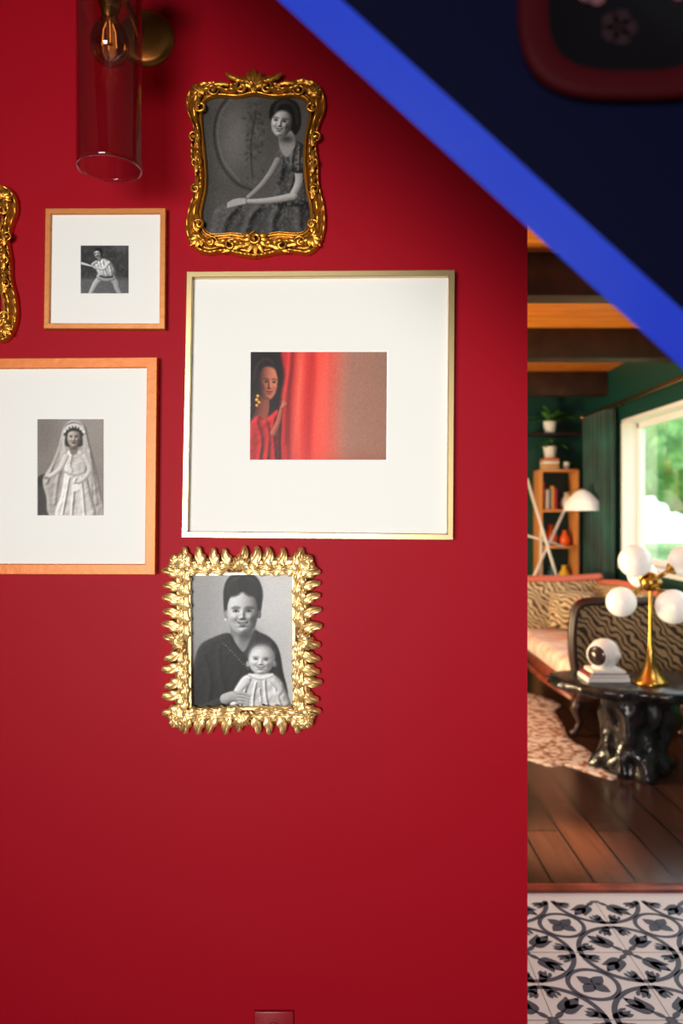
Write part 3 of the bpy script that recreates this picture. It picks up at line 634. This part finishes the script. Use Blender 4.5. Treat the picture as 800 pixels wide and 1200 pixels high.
def leafframe():
    cx,cy=283,751; p=W(cx,cy,WY); g0=group('leaf_frame_mother_and_baby_photo',(p.x,WY,p.z)); yf=WY-.018
    C=[W(a,b,yf) for a,b in((203,655),(362,653),(363,848),(205,850))]
    u=yf/F
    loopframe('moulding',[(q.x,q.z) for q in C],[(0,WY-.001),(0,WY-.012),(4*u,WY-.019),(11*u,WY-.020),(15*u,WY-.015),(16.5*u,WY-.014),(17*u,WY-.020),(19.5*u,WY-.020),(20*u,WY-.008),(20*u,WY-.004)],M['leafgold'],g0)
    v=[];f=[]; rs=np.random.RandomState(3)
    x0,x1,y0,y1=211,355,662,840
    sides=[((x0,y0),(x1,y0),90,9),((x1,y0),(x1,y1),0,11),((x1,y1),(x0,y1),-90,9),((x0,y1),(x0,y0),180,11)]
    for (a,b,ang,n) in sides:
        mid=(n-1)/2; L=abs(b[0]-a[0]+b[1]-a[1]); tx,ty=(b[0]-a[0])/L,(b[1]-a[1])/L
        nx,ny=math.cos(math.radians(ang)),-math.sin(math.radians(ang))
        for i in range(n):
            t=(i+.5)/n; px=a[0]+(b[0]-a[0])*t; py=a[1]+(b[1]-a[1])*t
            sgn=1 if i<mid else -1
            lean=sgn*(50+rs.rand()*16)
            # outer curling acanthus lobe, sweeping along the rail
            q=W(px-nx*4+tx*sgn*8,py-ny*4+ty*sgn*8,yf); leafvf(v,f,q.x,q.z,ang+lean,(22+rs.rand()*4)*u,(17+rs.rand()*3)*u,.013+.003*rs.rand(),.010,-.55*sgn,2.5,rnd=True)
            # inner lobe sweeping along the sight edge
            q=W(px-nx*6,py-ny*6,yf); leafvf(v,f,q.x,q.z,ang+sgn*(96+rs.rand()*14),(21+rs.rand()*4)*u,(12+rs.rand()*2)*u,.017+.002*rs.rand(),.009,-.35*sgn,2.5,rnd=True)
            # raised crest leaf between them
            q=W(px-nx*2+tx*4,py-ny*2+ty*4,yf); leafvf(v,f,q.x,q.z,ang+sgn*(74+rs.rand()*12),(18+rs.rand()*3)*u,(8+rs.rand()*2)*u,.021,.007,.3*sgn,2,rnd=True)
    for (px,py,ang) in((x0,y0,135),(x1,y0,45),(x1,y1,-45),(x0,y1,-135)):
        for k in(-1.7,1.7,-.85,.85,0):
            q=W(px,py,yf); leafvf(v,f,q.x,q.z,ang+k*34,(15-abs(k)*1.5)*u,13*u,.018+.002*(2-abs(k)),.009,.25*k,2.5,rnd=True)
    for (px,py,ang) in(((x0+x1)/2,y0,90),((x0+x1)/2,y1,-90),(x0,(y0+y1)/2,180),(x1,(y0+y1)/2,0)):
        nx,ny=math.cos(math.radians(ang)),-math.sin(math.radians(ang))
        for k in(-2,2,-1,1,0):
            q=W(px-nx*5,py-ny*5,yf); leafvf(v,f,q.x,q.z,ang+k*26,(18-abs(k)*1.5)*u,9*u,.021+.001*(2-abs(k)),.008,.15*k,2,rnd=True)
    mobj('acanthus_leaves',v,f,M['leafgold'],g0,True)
    c=paint_mother(); c.build('photo_print',WY-.004,g0)
leafframe()
# outlet
ox=(321-400)/532.5; oz=CH-(1183-600)/532.5
og=group('wall_outlet',(ox,WY,oz-.06))
box('plate',ox-.044,ox+.044,WY-.007,WY-.0005,oz-.118,oz,M['redplate'],og,.004)
for k,zz in enumerate((oz-.038,oz-.08)):
    lathe('socket_%d'%k,[(.0001,.003),(.013,.003),(.015,0)],(ox,WY-.007,zz),M['redplate'],og,20,(0,-1,0))
    box('slot_a%d'%k,ox-.007,ox-.005,WY-.0106,WY-.009,zz-.004,zz+.005,M['black'],og); box('slot_b%d'%k,ox+.005,ox+.007,WY-.0106,WY-.009,zz-.004,zz+.005,M['black'],og)
# ---------------------------------------------------------------- sconce
sx,sy,sz=-.441,1.46,2.54
sg=group('wall_sconce',(sx,WY,sz))
lathe('backplate',[(.0001,.016),(.02,.016),(.05,.014),(.062,.008),(.063,0)],(sx+.012,WY,sz),M['brassd'],sg,40,(0,-1,0))
tube('arm',[(sx,WY-.01,sz),(sx,WY-.1,sz+.002),(sx,sy,sz),(sx,sy,sz-.03)],.008,M['brass'],sg,14)
lathe('socket_cup',[(.0001,.03),(.02,.028),(.024,0),(.024,-.05),(.019,-.075),(.0001,-.076)],(sx,sy,sz-.01),M['brass'],sg)
lathe('shade_cap',[(.0001,.004),(.062,.004),(.064,0),(.064,-.012),(.058,-.014),(.0001,-.014)],(sx,sy,sz-.015),M['brass'],sg,40)
lathe('glass_shade',[(.0605,0),(.0605,-.1),(.0605,-.2),(.0605,-.36),(.0612,-.368),(.059,-.369),(.058,-.36),(.058,-.1),(.058,0)],(sx,sy,sz-.02),M['glass'],sg,56)
lathe('bulb',[(.013,0),(.017,-.012),(.030,-.03),(.037,-.05),(.036,-.068),(.026,-.087),(.0001,-.100)],(sx,sy,sz-.094),M['bulb'],sg)
lathe('bulb_screw',[(.0155,.012),(.0155,-.012),(.013,-.016),(.0001,-.017)],(sx,sy,sz-.09),M['brass'],sg)
fil=mat('filament_highlight',(255,205,140),.4,emit=1.8)  # dim emission added as highlights inside the unlit bulb
v=[];f=[]
for k in range(4):
    a=k*math.pi/2+.4; x_,y_=.011*math.cos(a),.011*math.sin(a); tubevf([(sx+x_*.4,sy+y_*.4,sz-.108),(sx+x_,sy+y_,sz-.125),(sx+x_*1.2,sy+y_*1.2,sz-.155)],.0013,v,f,6)
mobj('filament',v,f,fil,sg,True)
lathe('filament_stem',[(.006,0),(.004,-.04),(.007,-.045),(.0001,-.048)],(sx,sy,sz-.105),M['brass'],sg,10)
# ---------------------------------------------------------------- stair stringer (blue)
dn,df=.62,.70
xa,za=0.0,CH+600*dn/F; sl=365/400.
xlow=(za-0.0)/sl; xhi=-(ZC-.002-za)/sl
stg=group('stair_stringer',(.6,dn,1.4))
top=.44
poly=[(xhi,ZC-.002),(xlow,0.002),(min(2.48,xlow+top/sl),0.002),((za+top-(ZC-.002))/sl,ZC-.002)]
v=[(x,dn,z) for x,z in poly]+[(x,df,z) for x,z in poly]
f=[[0,1,2,3][::-1],[4,5,6,7]]+[[i,(i+1)%4,4+(i+1)%4,4+i] for i in range(4)]
mobj('board',v,f,None,stg,False,[M['blue_shaded'],M['blue']],[0,0,1,0,0,0])  # lit blue on the underside, shaded blue on the other faces
tc=W(742,-5,dn-.012); tg=group('red_decorative_tray',tc)
def sup(rx,rz,y,n=48,e=3.2):
    o=[]
    for i in range(n):
        a=2*math.pi*i/n; c,s_=math.cos(a),math.sin(a)
        o.append((tc.x+rx*math.copysign(abs(c)**(2/e),c),y,tc.z+rz*math.copysign(abs(s_)**(2/e),s_)))
    return o
rings=[sup(.088,.078,dn-.001),sup(.092,.082,dn-.012),sup(.086,.076,dn-.016),sup(.066,.056,dn-.006),sup(.0005,.0005,dn-.005)]
v=[p for r in rings for p in r]; f=[];fm=[]
for j in range(4):
    for i in range(48): k=(i+1)%48; f.append([j*48+i,j*48+k,(j+1)*48+k,(j+1)*48+i]); fm.append(0 if j<3 else 1)
mobj('tray_body',v,f,None,tg,True,[M['trayred'],M['trayin']],fm)
pk=mat('petal_pink',(80,50,54),.6,spec=.1); pk2=mat('petal_dark',(26,12,16),.6,spec=.1)
for i,(dx,dz) in enumerate([(-.03,.010),(.035,.014),(.0,.036),(-.01,-.022)]):
    v=[];f=[]
    for k in range(5):
        a=k*2*math.pi/5; b=len(v); cx_,cz_=tc.x+dx+.008*math.cos(a),tc.z+dz+.008*math.sin(a)
        for q in range(10):
            t=q*2*math.pi/10; v.append((cx_+.007*math.cos(t),dn-.0075,cz_+.007*math.sin(t)))
        f.append(list(range(b,b+10)))
    mobj('flower_%d'%i,v,f,pk if i<2 else pk2,tg)
# ---------------------------------------------------------------- curtain + rod
v=[];f=[];ny=80;nz=8
for j in range(nz+1):
    z=2.43-(2.40)*j/nz
    for i in range(ny+1):
        t=i/ny; y=6.90+.68*t; v.append((2.42+.045*math.sin(t*2*math.pi*6+.3*j*.2),y,z))
for j in range(nz):
    for i in range(ny): p=j*(ny+1)+i; f.append([p,p+1,p+ny+2,p+ny+1])
cg=group('window_curtain',(2.42,7.2,0.03)); o=mobj('drape',v,f,M['curt'],cg,True); s_=o.modifiers.new('s','SOLIDIFY'); s_.thickness=.006
rg=group('curtain_rod',(2.42,5.4,2.45)); tube('rod',[(2.42,3.4,2.45),(2.42,7.7,2.45)],.014,M['brass'],rg,12)
for k,y in enumerate((3.5,5.3,6.8)): tube('bracket_%d'%k,[(2.42,y,2.45),(2.5,y,2.45)],.008,M['brass'],rg)
sphere('finial',(2.42,7.72,2.45),.025,M['brass'],rg)
# ---------------------------------------------------------------- sofa
def settee():
    g0=group('zebra_settee',(1.95,6.1,0))
    xf,xb,y0,y1=1.56,2.34,5.12,6.86
    box('seat_rail',xf,xb,y0+.02,y1-.02,.22,.32,M['wood'],g0,.02)
    tube('front_rail_moulding',[(xf-.005,y0+.02,.25),(xf-.015,(y0+y1)/2,.22),(xf-.005,y1-.02,.25)],.025,M['wood'],g0)
    box('seat_cushion',xf-.01,xb-.1,y0+.08,y1-.08,.32,.48,M['cushion'],g0,.06,5)
    v=[];f=[];n=24
    for i in range(n+1):
        t=i/n; y=y0+(y1-y0)*t; z=.86+.05*math.sin(math.pi*t)
        v+=[(xb-.12,y,.30),(xb-.08,y,z-.02),(xb-.05,y,z),(xb,y,z-.02),(xb+.02,y,.30)]
    for i in range(n):
        for k in range(4): f.append([i*5+k,i*5+k+1,(i+1)*5+k+1,(i+1)*5+k])
    f.append([0,1,2,3,4]); f.append([n*5+k for k in(4,3,2,1,0)])
    mobj('back_rest',v,f,M['zebra'],g0,True)
    tube('back_top_rail',[(xb-.05,y0+(y1-y0)*t/10,.875+.05*math.sin(math.pi*t/10)) for t in range(11)],.022,M['coral'],g0)
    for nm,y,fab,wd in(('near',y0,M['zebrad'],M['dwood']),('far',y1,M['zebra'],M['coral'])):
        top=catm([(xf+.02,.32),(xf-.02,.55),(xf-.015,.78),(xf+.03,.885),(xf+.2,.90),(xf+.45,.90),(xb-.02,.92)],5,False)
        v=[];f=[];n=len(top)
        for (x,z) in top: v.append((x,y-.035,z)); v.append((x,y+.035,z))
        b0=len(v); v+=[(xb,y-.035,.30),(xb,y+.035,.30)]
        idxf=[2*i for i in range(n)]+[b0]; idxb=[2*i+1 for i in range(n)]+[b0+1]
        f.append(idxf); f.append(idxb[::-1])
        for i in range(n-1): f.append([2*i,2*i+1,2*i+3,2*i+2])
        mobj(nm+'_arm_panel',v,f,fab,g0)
        for k,yy in(('a',y-.037),('b',y+.037)): tube('%s_arm_rail_%s'%(nm,k),[(x,yy,z) for x,z in top],.02,wd,g0)
        tube(nm+'_arm_cap',[(x,y,z+.004) for x,z in top],.03,wd,g0)
        box(nm+'_arm_base',xf,xb,y-.05,y+.05,.24,.34,wd,g0,.012)
        for kk,x in(('f',xf+.03),('r',xb-.03)):
            tube('%s_leg_%s'%(nm,kk),[(x,y,.27),(x-.03,y,.19),(x+.0,y,.10),(x-.03,y,.04),(x-.06,y,.018)],[.045,.04,.022,.02,.026],wd,g0)
    return g0
settee()
def pillow(name,c,w,h,t,rot,m):
    v=[];f=[];n=14
    R=Matrix.Rotation(rot[2],3,'Z')@Matrix.Rotation(rot[0],3,'X')@Matrix.Rotation(rot[1],3,'Y')
    for s in(1,-1):
        for i in range(n+1):
            for j in range(n+1):
                a=-1+2*i/n;b=-1+2*j/n; k=(1-a**4)*(1-b**4); pin=1-.08*(abs(a)*abs(b))
                p=Vector((a*w/2*pin,s*t/2*max(0,k)**.5,b*h/2*pin)); v.append(Vector(c)+R@p)
    N1=(n+1)**2
    for s in(0,1):
        for i in range(n):
            for j in range(n):
                p=s*N1+i*(n+1)+j; q=[p,p+1,p+n+2,p+n+1]; f.append(q if s else q[::-1])
    return mobj(name,v,f,m,None,True)
pillow('throw_pillow',(1.98,6.60,.66),.40,.34,.14,(-.3,0,-.4),M['zebra'])
pillow('throw_pillow.001',(2.0,6.25,.65),.34,.30,.13,(-.3,0,-1.1),M['cushion'])
# ---------------------------------------------------------------- coffee table
tg=group('petrified_wood_coffee_table',(1.72,4.45,0))
out=catm([(1.24,4.62),(1.30,4.40),(1.46,4.24),(1.62,4.20),(1.80,4.13),(2.0,4.17),(2.2,4.14),(2.33,4.3),(2.36,4.55),(2.26,4.72),(2.02,4.78),(1.8,4.75),(1.6,4.83),(1.42,4.80)],5)
v=[];f=[];n=len(out);rs=np.random.RandomState(1)
cx_,cy_=1.8,4.46
for k,(s_,z) in enumerate([(0.001,.52),(.9,.52),(.985,.514),(1.0,.495),(.97,.468),(.90,.455),(.001,.455)]):
    for i,p in enumerate(out):
        j=1+(.03*rs.randn() if 2<=k<=5 else 0); v.append((cx_+(p[0]-cx_)*s_*j,cy_+(p[1]-cy_)*s_*j,z))
for k in range(6):
    for i in range(n): q=(i+1)%n; f.append([k*n+i,(k+1)*n+i,(k+1)*n+q,k*n+q])
mobj('slab_top',v,f,M['stone'],tg,True)
v=[];f=[];n=48
for k in range(17):
    t=k/16; z=.008+.455*t; r=.145+.05*(1-t)**3+.05*t**3
    for i in range(n):
        a=2*math.pi*i/n; rr=r*(1+.16*math.sin(a*3+t*2.5)+.10*math.sin(a*7-t*5)+.07*math.sin(a*11+t*9)+.03*math.sin(t*23+a*2)); v.append((1.70+rr*math.cos(a)*1.1,4.46+rr*math.sin(a),z))
for k in range(16):
    for i in range(n): q=(i+1)%n; f.append([k*n+i,k*n+q,(k+1)*n+q,(k+1)*n+i])
f.append(list(range(n))[::-1]); f.append([16*n+i for i in range(n)])
mobj('trunk_base',v,f,M['stone'],tg,True)
lx,ly=1.77,4.40; lg=group('globe_table_lamp',(lx,ly,.521))
lathe('cone_base',[(.0001,0),(.098,0),(.10,.006),(.085,.02),(.055,.06),(.034,.11),(.022,.16),(.015,.22),(.012,.28)],(lx,ly,.521),M['brass'],lg,40)
lathe('stem',[(.011,0),(.011,.36)],(lx,ly,.75),M['brass'],lg,16)
hub=Vector((lx,ly,1.10))
lathe('hub',[(.0001,-.055),(.03,-.05),(.055,-.02),(.062,0),(.055,.02),(.03,.05),(.0001,.055)],hub,M['brass'],lg,28)
for i,(dx,dz,dy,r) in enumerate([(-.108,.122,-.05,.092),(-.19,-.108,-.06,.084),(.085,-.13,-.10,.096),(.185,.12,-.02,.09),(.02,.03,.18,.085)]):
    c=hub+Vector((dx,dy,dz)); dr=(c-hub).normalized(); q=c-dr*r
    lathe('arm_%d'%i,[(.022,.03),(.012,.06),(.012,(q-hub).length-.02),(.035,(q-hub).length),(.04,(q-hub).length+.012)],hub,M['brass'],lg,20,tuple(dr))
    sphere('globe_%d'%i,c,r,M['opal'],lg)
bg=group('coffee_table_books',(1.53,4.48,.521))
for k,(c,w,t) in enumerate([((235,232,225),.24,.028),((120,30,30),.22,.022),((228,222,210),.19,.02)]):
    z=.521+[0,.028,.05][k]; m_=mat('book_cover_%d'%k,c,.5)
    box('cover_%d'%k,1.53-w/2,1.53+w/2,4.40,4.40+w*.8,z+.0005,z+t,m_,bg,.003); box('pages_%d'%k,1.53-w/2+.004,1.53+w/2+.003,4.396,4.396+w*.8,z+.004,z+t-.004,M['white'],bg)
hg=group('astronaut_helmet_ornament',(1.53,4.48,.592)); hc=Vector((1.53,4.48,.675))
prof=[(.055,-.082),(.062,-.078),(.06,-.068)]+[(.088*math.sin(t),.0-.088*math.cos(t)) for t in np.linspace(.75,math.pi-.001,16)]
lathe('shell',prof,hc,M['white'],hg,36); lathe('neck_ring',[(.05,-.083),(.066,-.083),(.068,-.074),(.062,-.07)],hc,M['white'],hg,36)
vd=Vector((-.75,-.65,-.05)).normalized()
lathe('visor',[(.0001,.094),(.03,.09),(.055,.074),(.064,.066)],hc,mat('visor_dark',(60,48,48),.2,.2),hg,32,tuple(vd))
lathe('visor_rim',[(.058,.078),(.070,.070),(.072,.058),(.066,.05)],hc,M['white'],hg,32,tuple(vd))
for s_ in(-1,1):
    side=vd.cross(Vector((0,0,1))).normalized()*s_; lathe('ear_%d'%(s_+1),[(.0001,.1),(.02,.098),(.024,.085),(.024,.07)],hc,M['white'],hg,20,tuple(side))
pts=[(.35,4.75),(.6,4.45),(.95,4.6),(1.11,4.62),(1.22,4.5),(1.31,4.52),(1.42,4.38),(1.50,4.28),(1.55,4.34),(1.52,4.55),(1.55,4.8),(1.50,5.05),(1.56,5.4),(1.60,5.75),(1.70,5.95),(1.62,6.2),(1.5,6.35),(1.3,6.2),(1.0,6.25),(.7,6.4),(.5,6.1),(.6,5.7),(.5,5.3),(.55,5.0)]
out=catm(pts,5); n=len(out); v=[];f=[]
for (s_,z) in((1.0,.007),(.99,.011),(.9,.013),(.5,.013),(.001,.013)):
    for i,p in enumerate(out):
        w_=1+.012*math.sin(i*2.7)*(s_>.95); v.append((1.1+(p[0]-1.1)*s_*w_,5.3+(p[1]-5.3)*s_*w_,z))
for k in range(4):
    for i in range(n): q=(i+1)%n; f.append([k*n+i,k*n+q,(k+1)*n+q,(k+1)*n+i])
mobj('spotted_hide_rug',v,f,M['hide'],None,True)
# ---------------------------------------------------------------- shelf corner
sg2=group('wall_shelf_unit',(2.2,7.72,0))
for k,x in enumerate((1.98,2.34)): box('upright_%d'%k,x-.012,x+.012,7.60,7.88,.007,1.92,M['shelfw'],sg2,.003)
for k,z in enumerate((.3,.75,1.14,1.50,1.90)): box('board_%d'%k,1.98,2.34,7.60,7.88,z,z+.025,M['shelfw'],sg2,.003)
bs=group('shelf_books',(2.1,7.7,1.525))
cols=[(200,60,50),(235,225,205),(60,110,150),(230,170,60),(180,40,70),(240,240,235),(40,60,50),(220,120,60),(120,150,170)]
x=2.0
for k in range(5):
    w=random.uniform(.02,.034); h=random.uniform(.18,.29); box('book_%d'%k,x,x+w,7.64,7.82,1.5255,1.5255+h,mat('spine_%d'%k,cols[k],.6),bs,.002); x+=w+.003
for k in range(4): box('stacked_book_%d'%k,2.02,2.17,7.66,7.82,1.926+k*.028,1.926+k*.028+.026,mat('stack_%d'%k,cols[(k*2+1)%9],.6),bs,.002)
def vase(name,x,y,z,s,m):
    return lathe(name,[(.0001,0),(.045*s,0),(.06*s,.03*s),(.065*s,.08*s),(.04*s,.13*s),(.022*s,.16*s),(.028*s,.19*s),(.02*s,.185*s)],(x,y,z),m,None,24)
vase('orange_vase',2.10,7.73,1.166,1.1,M['orange']); vase('orange_vase.001',2.24,7.71,1.166,.8,M['orange']); vase('yellow_vase',2.24,7.73,.776,1.0,M['yellow'])
vase('teal_vase',2.10,7.73,.776,1.0,mat('teal_ceramic',(60,130,130),.4)); vase('white_vase',2.26,7.74,1.526,.9,M['white'])
def plant(name,x,y,z,ps,nl,ll,m,seed,droop=.6,spread=1.0):
    g0=group(name,(x,y,z)); lathe('pot',[(.0001,0),(.05*ps,0),(.065*ps,.1*ps),(.07*ps,.12*ps),(.06*ps,.12*ps),(.055*ps,.1*ps),(.0001,.1*ps)],(x,y,z),M['white'],g0,24)
    rs=np.random.RandomState(seed); v=[];f=[]
    for i in range(nl):
        a=rs.rand()*6.28; e=.5+rs.rand()*.9; l=ll*(.6+.5*rs.rand()); b=len(v)
        for k in range(8):
            t=k/7; r=l*t*math.cos(e)*spread; h=l*(t*math.sin(e)-droop*t*t*.7); w=.018*math.sin(math.pi*(.1+.88*t))*(ll/.25)
            cx=x+r*math.cos(a); cy=y+r*math.sin(a)*.5
            for q in(-1,0,1): v.append((min(cx-math.sin(a)*w*q,2.47),min(cy+math.cos(a)*w*q,7.87),z+.1*ps+h-(.006 if q else 0)))
        for k in range(7):
            for q in(0,1): p=b+k*3+q; f.append([p,p+1,p+4,p+3])
    mobj('leaves',v,f,m,g0,True); return g0
plant('potted_fern',2.10,7.74,2.04,1.0,34,.26,M['leaf'],1,.9)
box('plant_shelf',1.9,2.40,7.66,7.89,2.27,2.29,M['dwood'])
plant('potted_palm',2.10,7.74,2.292,1.0,34,.36,M['leaf'],5,.7)
plant('potted_trailing_plant',2.26,7.73,1.927,.6,16,.15,M['leaf'],8,1.2)
# ---------------------------------------------------------------- tripod floor lamp with white shade
d=7.22
fl=group('tripod_floor_lamp',(1.98,d,0.006))
A=lambda px,py,dd=0: W(px,py,d+dd)
def ext(a,b,z):
    t=(z-a.z)/(b.z-a.z); return a+(b-a)*t
a,b=A(617,560,-.04),A(652,676,-.04); tube('leg_1',[a,ext(a,b,.02)],.014,M['cream'],fl)
a,b=A(662,596,.04),A(624,678,.04); tube('leg_2',[a,ext(a,b,.02)],.014,M['cream'],fl)
a,b=A(634,618,.0),A(640,676,.12); tube('leg_3',[a,Vector((a.x+.05,d+.28,.02))],.012,M['cream'],fl)
tube('cross_bar',[A(612,626),A(660,640)],.010,M['cream'],fl)
tube('lamp_arm',[A(662,596,.04),A(668,576,.02),A(683,572,0)],.008,M['brass'],fl)
sc_=A(682,576,0)
lathe('shade',[(.012,.02),(.03,.015),(.07,-.01),(.115,-.055),(.15,-.10),(.166,-.165),(.17,-.175)],(sc_.x,sc_.y,sc_.z-.005),M['opal'],fl,36,solid=.004)
sphere('bulb',(sc_.x,sc_.y,sc_.z-.1),.035,M['opal'],fl)
# ---------------------------------------------------------------- lights
def area(name,loc,tgt,sx,sy,e,col=(1,1,1),spread=None):
    l=bpy.data.lights.new(name,'AREA'); l.shape='RECTANGLE'; l.size=sx; l.size_y=sy; l.energy=e; l.color=col
    if spread: l.spread=math.radians(spread)
    o=bpy.data.objects.new(name,l); sc.collection.objects.link(o); o.location=loc
    o.rotation_euler=(Vector(tgt)-Vector(loc)).to_track_quat('-Z','Y').to_euler(); return o
area('daylight_fill_rear',(-.9,-2.4,1.4),(0.22,WY,1.60),1.5,1.0,38,(1,.985,.96),78)  # unseen area light added behind the camera in place of daylight
area('fill_living',(-1.4,5.2,2.5),(1.7,5.8,.6),1.2,1.0,62,(1,.86,.68))  # fill added out of view to brighten the living room
area('ceiling_fill_living',(-1.3,4.8,.7),(1.3,4.9,2.8),.8,.8,165,(1,.76,.44))  # warm fill added out of view, aimed up to brighten the ceiling planks
area('tile_fill',(2.2,2.75,2.55),(1.1,2.4,0),.5,.4,13,(.92,.96,1),120)  # cool fill added out of frame to brighten the floor tiles
sp=bpy.data.lights.new('floor_patch_spot','SPOT'); sp.energy=1500; sp.spot_size=.24; sp.spot_blend=1; sp.color=(1,.66,.38); sp.shadow_soft_size=.1  # spot added to make the warm patch on the wood floor
o=bpy.data.objects.new('floor_patch_spot',sp); sc.collection.objects.link(o); o.location=(.4,4.6,2.5); o.rotation_euler=(Vector((.98,3.45,0))-Vector(o.location)).to_track_quat('-Z','Y').to_euler()
su=bpy.data.lights.new('sun','SUN'); su.energy=4; su.angle=.02
o=bpy.data.objects.new('sun',su); sc.collection.objects.link(o); o.rotation_euler=Vector((.35,.55,-.75)).to_track_quat('-Z','Y').to_euler(); o.location=(0,0,8)
w=bpy.data.worlds.new('sky'); sc.world=w; w.use_nodes=True
bgn=w.node_tree.nodes['Background']; bgn.inputs[0].default_value=(.82,.92,1,1); bgn.inputs[1].default_value=3.6
# ---------------------------------------------------------------- camera
cd=bpy.data.cameras.new('camera'); co=bpy.data.objects.new('camera',cd); sc.collection.objects.link(co)
co.location=(0,0,CH); co.rotation_euler=(math.pi/2,0,0); cd.sensor_width=36; cd.lens=27; cd.clip_start=.02
cd.dof.use_dof=True; cd.dof.focus_distance=WY; cd.dof.aperture_fstop=2.8
sc.camera=co
